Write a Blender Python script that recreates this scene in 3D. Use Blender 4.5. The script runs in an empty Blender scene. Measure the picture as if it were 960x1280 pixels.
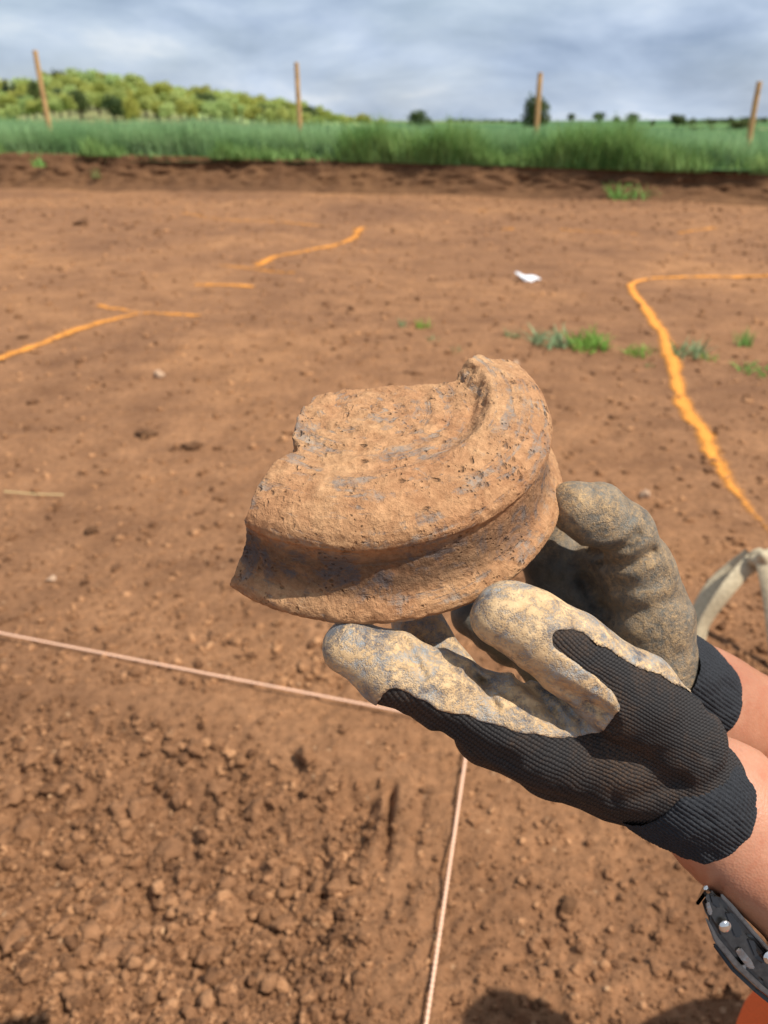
import bpy, bmesh, math, random
import numpy as np
from mathutils import Vector, Matrix

random.seed(7)
RNG = np.random.default_rng(11)
scene = bpy.context.scene
COL = scene.collection
R = math.radians

# ------------------------------------------------------------------ camera
PITCH = R(27.0)
CAMZ = 1.0
FPX = 960.0                       # focal length in pixels of a 960 x 1280 frame
cam_d = bpy.data.cameras.new('camera')
cam_d.sensor_fit = 'VERTICAL'
cam_d.sensor_height = 36.0
cam_d.lens = 36.0 * FPX / 1280.0
cam_d.clip_start = 0.02
cam_d.clip_end = 5000.0
cam_d.dof.use_dof = True
cam_d.dof.focus_distance = 0.285
cam_d.dof.aperture_fstop = 27.0 / 2.1      # entrance pupil about 2.1 mm, as in a phone
cam = bpy.data.objects.new('camera', cam_d)
COL.objects.link(cam)
cam.location = (0, 0, CAMZ)
cam.rotation_euler = (R(90) - PITCH, 0, 0)
scene.camera = cam

# ------------------------------------------------------------------ sun and sky
SUN_EL = R(58)
SUN_H = Vector((0.90, -0.436))             # horizontal direction towards the sun: right, a little behind
SUN_H.normalize()
SUNV = Vector((SUN_H.x * math.cos(SUN_EL), SUN_H.y * math.cos(SUN_EL), math.sin(SUN_EL)))
sun_d = bpy.data.lights.new('sun', 'SUN')
sun_d.energy = 5.0
sun_d.angle = R(0.55)
sun_d.color = (1.0, 0.95, 0.87)
sun = bpy.data.objects.new('sun', sun_d)
COL.objects.link(sun)
sun.rotation_euler = SUNV.to_track_quat('Z', 'Y').to_euler()

world = bpy.data.worlds.new('World')
scene.world = world
world.use_nodes = True
wn = world.node_tree
wn.nodes.clear()


class NT:
    """short hand for building node trees"""
    def __init__(self, tree):
        self.t = tree

    def n(self, kind, ins=None, **props):
        nd = self.t.nodes.new(kind)
        for k, v in props.items():
            setattr(nd, k, v)
        for k, v in (ins or {}).items():
            self.put(nd.inputs[k], v)
        return nd

    def put(self, sock, v):
        if hasattr(v, 'is_output') or isinstance(v, bpy.types.NodeSocket):
            self.t.links.new(v, sock)
        else:
            sock.default_value = v

    def math(self, op, a, b=0.0, c=0.0, clamp=False):
        nd = self.n('ShaderNodeMath', {0: a, 1: b, 2: c}, operation=op)
        nd.use_clamp = clamp
        return nd.outputs[0]

    def noise(self, vec, scale, detail=4.0, rough=0.55, dist=0.0, lac=2.0):
        nd = self.n('ShaderNodeTexNoise', {'Scale': scale, 'Detail': detail, 'Roughness': rough,
                                           'Distortion': dist, 'Lacunarity': lac})
        if vec is not None:
            self.put(nd.inputs['Vector'], vec)
        return nd.outputs['Fac']

    def voro(self, vec, scale, feature='F1', rand=1.0):
        nd = self.n('ShaderNodeTexVoronoi', {'Scale': scale, 'Randomness': rand}, feature=feature)
        self.put(nd.inputs['Vector'], vec)
        return nd

    def ramp(self, fac, stops, interp='LINEAR'):
        nd = self.n('ShaderNodeValToRGB', {'Fac': fac})
        cr = nd.color_ramp
        cr.interpolation = interp
        while len(cr.elements) < len(stops):
            cr.elements.new(0.5)
        for e, (p, c) in zip(cr.elements, stops):
            e.position = p
            e.color = (c, c, c, 1) if isinstance(c, (int, float)) else (*c, 1)
        return nd.outputs['Color']

    def mix(self, fac, a, b, blend='MIX'):
        nd = self.n('ShaderNodeMix', data_type='RGBA', blend_type=blend)
        for idx, v in ((0, fac), (6, a), (7, b)):
            if isinstance(v, tuple):
                v = (*v, 1) if len(v) == 3 else v
            self.put(nd.inputs[idx], v)
        return nd.outputs[2]

    def maprange(self, v, a, b, c=0.0, d=1.0, smooth=False):
        nd = self.n('ShaderNodeMapRange', {0: v, 1: a, 2: b, 3: c, 4: d})
        if smooth:
            nd.interpolation_type = 'SMOOTHSTEP'
        return nd.outputs[0]

    def mapping(self, vec, scale=(1, 1, 1), loc=(0, 0, 0), rot=(0, 0, 0)):
        return self.n('ShaderNodeMapping', {'Vector': vec, 'Location': loc, 'Rotation': rot, 'Scale': scale}).outputs[0]


w = NT(wn)
sky = w.n('ShaderNodeTexSky', sky_type='NISHITA', sun_disc=False)
sky.sun_elevation = SUN_EL
sky.sun_rotation = math.atan2(SUN_H.x, SUN_H.y)
sky.dust_density = 1.5
sky.air_density = 1.2
tc = w.n('ShaderNodeTexCoord')
gen = tc.outputs['Generated']
c1 = w.noise(w.mapping(gen, (1.0, 1.0, 2.6), (3.1, 0.7, 0.2)), 3.2, 6, 0.52, 0.3)
c2 = w.noise(w.mapping(gen, (1.0, 1.0, 3.4), (1.4, 5.2, 2.1)), 4.6, 8, 0.55, 0.25)
cover = w.ramp(c1, [(0.30, 0.55), (0.62, 0.96)])
shade = w.ramp(c2, [(0.30, (2.7, 3.5, 4.9)), (0.45, (4.0, 4.9, 6.4)), (0.56, (5.2, 6.1, 7.5)), (0.68, (7.8, 8.2, 8.8))])
skyc = w.mix(cover, sky.outputs[0], shade)
bg = w.n('ShaderNodeBackground', {'Color': skyc, 'Strength': 0.092})
wo = w.n('ShaderNodeOutputWorld', {0: bg.outputs[0]})

scene.view_settings.view_transform = 'Standard'
scene.view_settings.look = 'None'
scene.view_settings.exposure = 0.36
scene.view_settings.gamma = 1.0
scene.view_settings.use_curve_mapping = False
scene.render.engine = 'CYCLES'
scene.cycles.use_denoising = True
scene.cycles.max_bounces = 6
scene.cycles.diffuse_bounces = 3
scene.cycles.transparent_max_bounces = 12

# ------------------------------------------------------------------ geometry helpers
CP, SP = math.cos(PITCH), math.sin(PITCH)


def cw(px, py, d):
    """a measured point: photo pixel and depth -> world"""
    X, Y = (px - 480) / FPX * d, (py - 640) / FPX * d
    return np.array([X, -Y * SP + d * CP, CAMZ - Y * CP - d * SP])


def cam2world(P):
    X, Y, Z = P[:, 0], P[:, 1], P[:, 2]
    return np.c_[X, -Y * SP + Z * CP, CAMZ - Y * CP - Z * SP]


def gp(px, py, z=0.0):
    """pixel -> point of the level ground"""
    a, b = (px - 480) / FPX, (py - 640) / FPX
    t = (CAMZ - z) / (b * CP + SP)
    return np.array([a * t, (CP - b * SP) * t])


_T = np.random.default_rng(5).random((64, 64, 64)).astype(np.float32)


def vnoise(p):
    i = np.floor(p).astype(np.int64)
    f = (p - i).astype(np.float32)
    f = f * f * (3 - 2 * f)
    i &= 63
    j = (i + 1) & 63
    x0, y0, z0, x1, y1, z1 = i[:, 0], i[:, 1], i[:, 2], j[:, 0], j[:, 1], j[:, 2]
    fx, fy, fz = f[:, 0], f[:, 1], f[:, 2]
    a = _T[x0, y0, z0] * (1 - fx) + _T[x1, y0, z0] * fx
    b = _T[x0, y1, z0] * (1 - fx) + _T[x1, y1, z0] * fx
    c = _T[x0, y0, z1] * (1 - fx) + _T[x1, y0, z1] * fx
    d = _T[x0, y1, z1] * (1 - fx) + _T[x1, y1, z1] * fx
    a = a * (1 - fy) + b * fy
    c = c * (1 - fy) + d * fy
    return (a * (1 - fz) + c * fz) * 2 - 1


def fbm(p, scale, octaves=3, gain=0.5):
    p = np.asarray(p, np.float64)
    if p.shape[1] == 2:
        p = np.c_[p, np.zeros(len(p))]
    out = np.zeros(len(p), np.float32)
    amp = 1.0
    for o in range(octaves):
        out += amp * vnoise(p * scale + 17.3 * o + 3.1)
        scale *= 2.03
        amp *= gain
    return out


def link(name, me, mats=None, parent=None):
    o = bpy.data.objects.new(name, me)
    COL.objects.link(o)
    if mats is not None:
        for m in (mats if isinstance(mats, (list, tuple)) else [mats]):
            if m.name not in [x.name for x in me.materials if x]:
                me.materials.append(m)
    if parent is not None:
        o.parent = parent
    return o


def mesh_np(name, V, F, smooth=True, uv=None):
    """V (n,3); F (m,3) or (m,4)"""
    V = np.asarray(V, np.float32)
    F = np.asarray(F, np.int32)
    me = bpy.data.meshes.new(name)
    k = F.shape[1]
    me.vertices.add(len(V))
    me.vertices.foreach_set('co', V.ravel())
    me.loops.add(F.size)
    me.loops.foreach_set('vertex_index', F.ravel())
    me.polygons.add(len(F))
    me.polygons.foreach_set('loop_start', np.arange(0, F.size, k, dtype=np.int32))
    me.polygons.foreach_set('loop_total', np.full(len(F), k, np.int32))
    if smooth:
        me.polygons.foreach_set('use_smooth', np.ones(len(F), bool))
    if uv is not None:
        l = me.uv_layers.new(name='UVMap')
        l.data.foreach_set('uv', np.asarray(uv, np.float32)[F.ravel()].ravel())
    me.update(calc_edges=True)
    me.validate()
    return me


def tag(o, label=None, cat=None, group=None, kind=None):
    if label:
        o['label'] = label
    if cat:
        o['category'] = cat
    if group:
        o['group'] = group
    if kind:
        o['kind'] = kind
    return o


def empty(name, loc, label=None, cat=None, group=None):
    o = bpy.data.objects.new(name, None)
    COL.objects.link(o)
    o.location = loc
    o.empty_display_size = 0.05
    return tag(o, label, cat, group)


# ---- implicit surfaces -> meshes (surface nets)
class Field:
    def __init__(self, lo, hi, res):
        self.lo = np.array(lo, float)
        self.res = res
        self.n = np.ceil((np.array(hi) - self.lo) / res).astype(int) + 1
        self.d = np.full(self.n, 0.05, np.float32)
        self.ax = [self.lo[i] + res * np.arange(self.n[i]) for i in range(3)]

    def sub(self, lo, hi):
        a = np.clip(np.floor((np.array(lo) - self.lo) / self.res).astype(int), 0, self.n - 1)
        b = np.clip(np.ceil((np.array(hi) - self.lo) / self.res).astype(int) + 1, 1, self.n)
        return tuple(slice(x, y) for x, y in zip(a, b))

    def chain(self, pts, k=0.006, kin=0.004):
        """pts: list of (xyz, radius): one tapered chain, blended into the field with radius k"""
        P = np.array([p for p, r in pts])
        r = np.array([q for p, q in pts])
        m = r.max() + k + kin + 0.004
        s = self.sub(P.min(0) - m, P.max(0) + m)
        x, y, z = (self.ax[i][s[i]].astype(np.float32) for i in range(3))
        x, y, z = x[:, None, None], y[None, :, None], z[None, None, :]
        D = None
        for i in range(max(1, len(P) - 1)):
            a = P[i]
            b = P[min(i + 1, len(P) - 1)]
            ra, rb = r[i], r[min(i + 1, len(P) - 1)]
            v = b - a
            L = max(float(v @ v), 1e-9)
            t = np.clip(((x - a[0]) * v[0] + (y - a[1]) * v[1] + (z - a[2]) * v[2]) / L, 0, 1)
            d = np.sqrt((x - a[0] - t * v[0]) ** 2 + (y - a[1] - t * v[1]) ** 2 + (z - a[2] - t * v[2]) ** 2) - (ra + (rb - ra) * t)
            D = d if D is None else smin(D, d, kin)
        self.d[s] = smin(self.d[s], D.astype(np.float32), k)

    def near(self, band):
        idx = np.nonzero(np.abs(self.d) < band)
        P = np.c_[self.ax[0][idx[0]], self.ax[1][idx[1]], self.ax[2][idx[2]]]
        return idx, P

    def mesh(self, d=None):
        d = self.d if d is None else d
        return surface_nets(d, self.lo, self.res)


def smin(a, b, k):
    h = np.maximum(k - np.abs(a - b), 0) / k
    return np.minimum(a, b) - h * h * k * 0.25


def smax(a, b, k):
    return -smin(-a, -b, k)


def surface_nets(d, lo, res):
    ins = d < 0
    nx, ny, nz = d.shape
    c = np.zeros((nx - 1, ny - 1, nz - 1), np.int8)
    for i in (0, 1):
        for j in (0, 1):
            for k in (0, 1):
                c += ins[i:nx - 1 + i, j:ny - 1 + j, k:nz - 1 + k]
    cells = np.nonzero((c > 0) & (c < 8))
    cid = np.full(c.shape, -1, np.int32)
    cid[cells] = np.arange(len(cells[0]))
    acc = np.zeros((len(cells[0]), 3))
    cnt = np.zeros(len(cells[0]))
    C = np.stack(cells, 1)
    off = [(i, j, k) for i in (0, 1) for j in (0, 1) for k in (0, 1)]
    for a in off:
        for ax in range(3):
            if a[ax] == 0:
                b = list(a)
                b[ax] = 1
                pa, pb = C + np.array(a), C + np.array(b)
                va, vb = d[tuple(pa.T)], d[tuple(pb.T)]
                m = (va < 0) != (vb < 0)
                t = va[m] / (va[m] - vb[m])
                p = pa[m].astype(float)
                p[:, ax] += t
                acc[m] += p
                cnt[m] += 1
    V = acc / cnt[:, None] * res + lo
    faces = []
    for ax in range(3):
        sl0 = [slice(None)] * 3
        sl1 = [slice(None)] * 3
        sl0[ax], sl1[ax] = slice(0, -1), slice(1, None)
        s = ins[tuple(sl0)] != ins[tuple(sl1)]
        E = np.stack(np.nonzero(s), 1)
        u, v = (ax + 1) % 3, (ax + 2) % 3
        ok = (E[:, u] > 0) & (E[:, v] > 0) & (E[:, u] < d.shape[u] - 1) & (E[:, v] < d.shape[v] - 1)
        E = E[ok]
        q = []
        for du, dv in ((-1, -1), (0, -1), (0, 0), (-1, 0)):
            e = E.copy()
            e[:, u] += du
            e[:, v] += dv
            q.append(cid[tuple(e.T)])
        q = np.stack(q, 1)
        flip = ~ins[tuple(E.T)]
        q[flip] = q[flip][:, ::-1]
        faces.append(q)
    return V, np.concatenate(faces)


def poly_sd(x, y, poly):
    """signed distance to a closed polygon, negative inside"""
    d2 = np.full(x.shape, 1e9, np.float32)
    inside = np.zeros(x.shape, bool)
    n = len(poly)
    for i in range(n):
        ax_, ay = poly[i]
        bx, by = poly[(i + 1) % n]
        vx, vy = bx - ax_, by - ay
        t = np.clip(((x - ax_) * vx + (y - ay) * vy) / (vx * vx + vy * vy + 1e-12), 0, 1)
        d2 = np.minimum(d2, (x - ax_ - t * vx) ** 2 + (y - ay - t * vy) ** 2)
        if ay != by:
            cr = ((ay > y) != (by > y)) & (x < vx * (y - ay) / (by - ay) + ax_)
            inside ^= cr
    return np.where(inside, -1, 1) * np.sqrt(d2)


def line_sd(x, y, pts):
    d2 = np.full(x.shape, 1e9)
    for (ax_, ay), (bx, by) in zip(pts[:-1], pts[1:]):
        vx, vy = bx - ax_, by - ay
        t = np.clip(((x - ax_) * vx + (y - ay) * vy) / (vx * vx + vy * vy + 1e-12), 0, 1)
        d2 = np.minimum(d2, (x - ax_ - t * vx) ** 2 + (y - ay - t * vy) ** 2)
    return np.sqrt(d2)


# ------------------------------------------------------------------ materials
def new_mat(name):
    m = bpy.data.materials.new(name)
    m.use_nodes = True
    m.node_tree.nodes.clear()
    return m, NT(m.node_tree)


def finish(t, color, rough=0.9, bump=None, bstr=0.5, bdist=0.01, spec=0.3, metal=0.0, sss=None, extra=None):
    p = t.n('ShaderNodeBsdfPrincipled')
    t.put(p.inputs['Base Color'], (*color, 1) if isinstance(color, tuple) and len(color) == 3 else color)
    t.put(p.inputs['Roughness'], rough)
    t.put(p.inputs['Metallic'], metal)
    t.put(p.inputs['Specular IOR Level'], spec)
    if sss:
        p.inputs['Subsurface Weight'].default_value = sss[0]
        p.inputs['Subsurface Radius'].default_value = sss[1]
        p.inputs['Subsurface Scale'].default_value = sss[2]
    if bump is not None:
        b = t.n('ShaderNodeBump', {'Height': bump, 'Strength': bstr, 'Distance': bdist})
        t.put(p.inputs['Normal'], b.outputs[0])
    sh = p.outputs[0]
    if extra:
        sh = extra(p.outputs[0])
    t.n('ShaderNodeOutputMaterial', {0: sh})
    return p


def geo_pos(t):
    return t.n('ShaderNodeNewGeometry').outputs['Position']


def obj_co(t):
    return t.n('ShaderNodeTexCoord').outputs['Object']


# soil: sandy brown subsoil
def soil_mat(name, tone=1.0, lump=False):
    m, t = new_mat(name)
    p = geo_pos(t)
    big = t.noise(p, 0.55, 4, 0.55, 0.6)
    mid = t.noise(p, 5.0, 6, 0.62)
    fine = t.noise(p, 60.0, 6, 0.68)
    grit = t.voro(p, 210.0).outputs['Distance']
    base = t.ramp(big, [(0.30, (0.190 * tone, 0.096 * tone, 0.049 * tone)), (0.52, (0.258 * tone, 0.131 * tone, 0.064 * tone)), (0.75, (0.345 * tone, 0.176 * tone, 0.080 * tone))])
    c = t.mix(t.maprange(mid, 0.30, 0.70), t.mix(1.0, base, (0.76, 0.73, 0.71), 'MULTIPLY'), t.mix(1.0, base, (1.22, 1.22, 1.20), 'MULTIPLY'))
    c = t.mix(t.maprange(fine, 0.28, 0.74), t.mix(1.0, c, (0.62, 0.60, 0.58), 'MULTIPLY'), t.mix(1.0, c, (1.30, 1.30, 1.28), 'MULTIPLY'))
    scr = t.noise(t.mapping(p, (0.9, 7.0, 1.0), rot=(0, 0, 0.12)), 1.6, 5, 0.6)
    c = t.mix(t.maprange(scr, 0.34, 0.66), t.mix(1.0, c, (0.93, 0.92, 0.92), 'MULTIPLY'), t.mix(1.0, c, (1.05, 1.05, 1.05), 'MULTIPLY'))
    st = t.voro(p, 42.0)
    speck = t.math('MULTIPLY', t.math('LESS_THAN', st.outputs['Distance'], 0.17),
                   t.math('GREATER_THAN', t.n('ShaderNodeSeparateColor', {0: st.outputs['Color']}).outputs[0], 0.80))
    c = t.mix(t.math('MULTIPLY', speck, 0.6), c, (0.40, 0.24, 0.13))
    if lump:                                    # every crumb has its own tone
        tn = t.n('ShaderNodeAttribute', attribute_name='tone').outputs['Fac']
        c = t.mix(1.0, c, t.ramp(tn, [(0.0, (0.50, 0.48, 0.48)), (0.5, (0.98, 0.97, 0.95)), (1.0, (1.60, 1.66, 1.66))]), 'MULTIPLY')
    h = t.math('ADD', t.math('MULTIPLY', mid, 0.6), t.math('ADD', t.math('MULTIPLY', fine, 0.55), t.math('MULTIPLY', grit, 0.12)))
    finish(t, c, 0.95, h, 0.9, 0.012, 0.15)
    return m


M_soil = soil_mat('subsoil', 0.95)
M_clod = soil_mat('clod_soil', 1.02)
M_crumb = soil_mat('crumb_soil', 1.02, True)
M_top = soil_mat('topsoil', 0.52)


def plain(name, col, rough=0.7, metal=0.0, nscale=None, var=0.25, bstr=0.2, bd=0.002, spec=0.4):
    m, t = new_mat(name)
    p = obj_co(t)
    if nscale:
        nz = t.noise(p, nscale, 5, 0.6)
        c = t.mix(t.maprange(nz, 0.3, 0.7), t.mix(1.0, (*col, 1), (1 - var,) * 3, 'MULTIPLY'), t.mix(1.0, (*col, 1), (1 + var,) * 3, 'MULTIPLY'))
        finish(t, c, rough, nz, bstr, bd, spec, metal)
    else:
        finish(t, col, rough, None, spec=spec, metal=metal)
    return m


# fired clay crusted with sandy soil; blue grey surface shows in worn patches
def pot_mat():
    m, t = new_mat('crusted_pottery')
    p = obj_co(t)
    ring = t.n('ShaderNodeAttribute', attribute_name='ring').outputs['Vector']   # (arc length, height, radius)
    streak = t.noise(t.mapping(ring, (26, 190, 230)), 1.0, 4, 0.6, 0.6)
    patch = t.noise(p, 62, 7, 0.72, 0.9)
    fine = t.noise(p, 420, 5, 0.7)
    med = t.noise(p, 150, 6, 0.66, 0.4)
    sand = t.mix(t.maprange(med, 0.30, 0.70), (0.335, 0.178, 0.088), (0.540, 0.322, 0.168))
    sand = t.mix(t.maprange(fine, 0.25, 0.75), t.mix(1.0, sand, (0.66, 0.62, 0.58), 'MULTIPLY'), t.mix(1.0, sand, (1.16, 1.15, 1.13), 'MULTIPLY'))
    big = t.noise(p, 26, 4, 0.6)
    sand = t.mix(t.maprange(big, 0.35, 0.66), t.mix(1.0, sand, (1.04, 1.04, 1.02), 'MULTIPLY'), t.mix(1.0, sand, (0.90, 0.79, 0.74), 'MULTIPLY'))
    gm = t.math('ADD', t.math('MULTIPLY', patch, 0.52), t.math('MULTIPLY', streak, 0.48))
    gmask = t.maprange(gm, 0.520, 0.575)
    gmask = t.math('MULTIPLY', gmask, t.maprange(fine, 0.34, 0.54))
    grey = t.mix(t.maprange(med, 0.35, 0.65), (0.135, 0.128, 0.122), (0.270, 0.240, 0.200))
    c = t.mix(t.math('MULTIPLY', gmask, 0.72), sand, grey)
    neck = t.n('ShaderNodeAttribute', attribute_name='neck').outputs['Fac']      # neck band is darker and browner, weaker towards the right
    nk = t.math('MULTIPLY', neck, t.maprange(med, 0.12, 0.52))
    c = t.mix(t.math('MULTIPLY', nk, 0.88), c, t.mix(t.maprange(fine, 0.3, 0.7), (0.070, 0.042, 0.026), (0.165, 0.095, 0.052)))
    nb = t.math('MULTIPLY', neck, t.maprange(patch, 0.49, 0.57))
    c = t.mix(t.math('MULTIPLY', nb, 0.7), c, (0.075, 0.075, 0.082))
    # grit pits and straw marks pressed in the crust
    wp = t.n('ShaderNodeVectorMath', {0: p, 1: t.n('ShaderNodeVectorMath', {0: t.n('ShaderNodeTexNoise', {'Vector': p, 'Scale': 500.0, 'Detail': 3.0}).outputs['Color'], 'Scale': 0.0016}, operation='SCALE').outputs[0]}, operation='ADD').outputs[0]
    v1 = t.voro(wp, 820)
    v2 = t.voro(t.mapping(wp, (1.0, 0.42, 1.0), rot=(0.4, 0.2, 0.7)), 520)
    v3 = t.voro(t.mapping(wp, (0.5, 1.0, 1.0), rot=(0.1, 0.5, 0.3)), 300)
    sel = lambda v, ch, th: t.math('GREATER_THAN', t.n('ShaderNodeSeparateColor', {0: v.outputs['Color']}).outputs[ch], th)
    pit = t.math('MAXIMUM', t.math('MULTIPLY', t.maprange(v1.outputs['Distance'], 0.46, 0.14), sel(v1, 0, 0.84)),
                 t.math('MULTIPLY', t.maprange(v2.outputs['Distance'], 0.48, 0.18), sel(v2, 1, 0.80)))
    pm = t.maprange(t.noise(p, 60, 4, 0.65), 0.47, 0.60)
    pit = t.math('MULTIPLY', pit, pm)
    pit = t.math('MAXIMUM', pit, t.math('MULTIPLY', t.maprange(v3.outputs['Distance'], 0.30, 0.12), sel(v3, 2, 0.955)))
    c = t.mix(t.math('MULTIPLY', pit, 0.50), c, (0.085, 0.042, 0.022))  # pit hollows darkened in colour, standing in for their shade
    h = t.math('ADD', t.math('MULTIPLY', fine, 0.62), t.math('MULTIPLY', med, 1.0))
    h = t.math('SUBTRACT', h, t.math('MULTIPLY', pit, 0.8))
    h = t.math('SUBTRACT', h, t.math('MULTIPLY', gmask, 0.22))
    finish(t, c, 0.92, h, 1.0, 0.0019, 0.2)
    return m


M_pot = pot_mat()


def coat_mat(name, dirt_lo, dirt_hi, latex, dirt_c, wts=(0.46, 0.34, 0.20), dust=False):
    """latex palm dip, smeared with dry sandy soil"""
    m, t = new_mat(name)
    p = obj_co(t)
    big = t.noise(p, 55, 5, 0.62, 0.8)
    fine = t.noise(p, 520, 5, 0.75)
    med = t.noise(p, 190, 5, 0.7, 0.3)
    gr_ = t.voro(p, 1500).outputs['Distance']
    f = t.math('ADD', t.math('MULTIPLY', big, wts[0]), t.math('ADD', t.math('MULTIPLY', fine, wts[1]), t.math('ADD', t.math('MULTIPLY', med, wts[2]), t.math('MULTIPLY', t.math('SUBTRACT', gr_, 0.45), 0.10))))
    mask = t.maprange(f, dirt_lo, dirt_hi)
    lat = t.mix(t.maprange(t.noise(p, 75, 5, 0.7, 0.5), 0.40, 0.60), latex[0], latex[1])
    dirt = t.mix(t.maprange(med, 0.3, 0.7), dirt_c[0], dirt_c[1])
    if dust:                                   # the hollow of the palm stayed clean
        dz = t.n('ShaderNodeAttribute', attribute_name='dust').outputs['Fac']
        mask = t.math('MULTIPLY', mask, dz)
        lat = t.mix(dz, t.mix(1.0, lat, (0.38, 0.40, 0.42), 'MULTIPLY'), lat)
    c = t.mix(mask, lat, dirt)
    h = t.math('ADD', t.math('MULTIPLY', mask, 0.5), t.math('ADD', t.math('MULTIPLY', fine, 0.4), t.math('MULTIPLY', med, 0.35)))
    rough = t.maprange(mask, 0, 1, 0.48, 0.95)
    finish(t, c, rough, h, 0.75, 0.0011, 0.35)
    return m


M_coatL = coat_mat('dirty_latex', 0.425, 0.555, ((0.085, 0.088, 0.100), (0.33, 0.335, 0.32)), ((0.37, 0.230, 0.112), (0.62, 0.43, 0.235)), (0.44, 0.32, 0.24))
M_coatR = coat_mat('dusty_latex', 0.420, 0.610, ((0.085, 0.080, 0.068), (0.170, 0.160, 0.132)), ((0.27, 0.175, 0.095), (0.47, 0.31, 0.155)), (0.26, 0.50, 0.24), True)


def knit_mat():
    m, t = new_mat('black_knit')
    uv = t.n('ShaderNodeUVMap', uv_map='UVMap').outputs[0]
    p = obj_co(t)
    s = t.n('ShaderNodeSeparateXYZ', {0: uv})
    wob = t.math('MULTIPLY', t.math('SUBTRACT', t.noise(p, 38, 4), 0.5), 0.0060)
    v = t.math('ADD', s.outputs[1], wob)
    rib = t.math('ABSOLUTE', t.math('SINE', t.math('MULTIPLY', v, math.pi / 0.00150)))
    st = t.math('SINE', t.math('ADD', t.math('MULTIPLY', s.outputs[0], 2 * math.pi / 0.00135), t.math('MULTIPLY', t.math('FLOOR', t.math('DIVIDE', v, 0.00150)), 2.2)))
    h = t.math('ADD', rib, t.math('MULTIPLY', st, 0.50))
    fuzz = t.noise(p, 900, 3, 0.7)
    h = t.math('ADD', h, t.math('MULTIPLY', fuzz, 0.5))
    dirtn = t.noise(p, 34, 5, 0.65, 0.6)
    dm = t.math('MULTIPLY', t.maprange(dirtn, 0.47, 0.72), t.maprange(fuzz, 0.35, 0.7))
    c = t.mix(t.maprange(h, 0.2, 1.2), (0.012, 0.011, 0.011), (0.034, 0.031, 0.030))
    c = t.mix(t.math('MULTIPLY', dm, 0.75), c, (0.135, 0.072, 0.034))
    finish(t, c, 0.85, h, 0.55, 0.0008, 0.22)
    return m


M_knit = knit_mat()


def cuff_mat():
    m, t = new_mat('black_rib_cuff')
    p = obj_co(t)
    fuzz = t.noise(p, 1300, 3, 0.7)
    c = t.mix(t.maprange(fuzz, 0.3, 0.7), (0.010, 0.011, 0.013), (0.030, 0.032, 0.037))
    finish(t, c, 0.85, fuzz, 0.6, 0.0006, 0.25)
    return m


M_cuff = cuff_mat()


def skin_mat():
    m, t = new_mat('skin')
    p = obj_co(t)
    big = t.noise(p, 14, 4, 0.55)
    fine = t.noise(p, 420, 4, 0.6)
    pores = t.voro(t.mapping(p, (1, 1, 1)), 900).outputs['Distance']
    c = t.mix(t.maprange(big, 0.32, 0.68), (0.345, 0.145, 0.078), (0.475, 0.225, 0.135))
    c = t.mix(t.maprange(fine, 0.3, 0.7), t.mix(1.0, c, (0.93, 0.90, 0.88), 'MULTIPLY'), c)
    red = t.noise(p, 42, 5, 0.65, 0.6)
    c = t.mix(t.maprange(red, 0.48, 0.72), c, t.mix(1.0, c, (0.92, 0.72, 0.66), 'MULTIPLY'))
    fre = t.voro(p, 260)
    fm = t.math('MULTIPLY', t.maprange(fre.outputs['Distance'], 0.34, 0.10), t.math('GREATER_THAN', t.n('ShaderNodeSeparateColor', {0: fre.outputs['Color']}).outputs[0], 0.88))
    c = t.mix(t.math('MULTIPLY', fm, 0.30), c, (0.22, 0.085, 0.045))
    h = t.math('ADD', t.math('MULTIPLY', fine, 0.6), t.math('MULTIPLY', pores, 0.4))
    finish(t, c, 0.45, h, 0.28, 0.0008, 0.4, sss=(0.12, (1.0, 0.35, 0.2), 0.004))
    return m


M_skin = skin_mat()
M_orange = plain('orange_hi_vis_cloth', (0.66, 0.105, 0.018), 0.8, 0, 900, 0.18, 0.5, 0.001)
M_shirt = plain('navy_cotton', (0.03, 0.04, 0.07), 0.85, 0, 300, 0.2, 0.3, 0.001)
M_boot = plain('brown_boot_leather', (0.10, 0.055, 0.03), 0.6, 0, 60, 0.3, 0.4, 0.002)
M_hair = plain('brown_hair', (0.045, 0.025, 0.014), 0.55, 0, 160, 0.4, 0.8, 0.004)
M_wblack = plain('watch_black', (0.085, 0.080, 0.075), 0.28, 0.9, 300, 0.3, 0.1, 0.0003, 0.6)
M_steel = plain('brushed_steel', (0.55, 0.54, 0.52), 0.05, 0.85)
M_gunm = plain('gunmetal', (0.16, 0.15, 0.14), 0.34, 0.9, 500, 0.3, 0.1, 0.0003)
M_wgloss = plain('watch_gloss', (0.012, 0.011, 0.011), 0.14, 0.0, None, 0.2, 0.1, 0.0003, 0.6)
M_trim = plain('watch_trim', (0.30, 0.28, 0.26), 0.30, 1.0, 400, 0.25)
M_glass = plain('watch_glass', (0.01, 0.012, 0.014), 0.06, 0.0)
M_string = plain('pink_string', (0.80, 0.50, 0.34), 0.8, 0, 700, 0.2, 0.5, 0.001)
M_peg = plain('peg_steel', (0.30, 0.27, 0.25), 0.5, 0.8, 80, 0.3)
M_post = plain('post_timber', (0.47, 0.28, 0.115), 0.85, 0, 14, 0.28, 0.5, 0.01)
M_paper = plain('white_plastic', (0.82, 0.82, 0.83), 0.5, 0, 40, 0.05, 0.3, 0.003)
M_stone = plain('tan_stone', (0.45, 0.29, 0.18), 0.85, 0, 60, 0.25, 0.5, 0.003)
M_strap = plain('cream_webbing', (0.44, 0.36, 0.23), 0.75, 0, 120, 0.25, 0.5, 0.002)
M_bag = plain('cream_canvas', (0.52, 0.46, 0.35), 0.85, 0, 60, 0.2, 0.5, 0.003)
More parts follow.
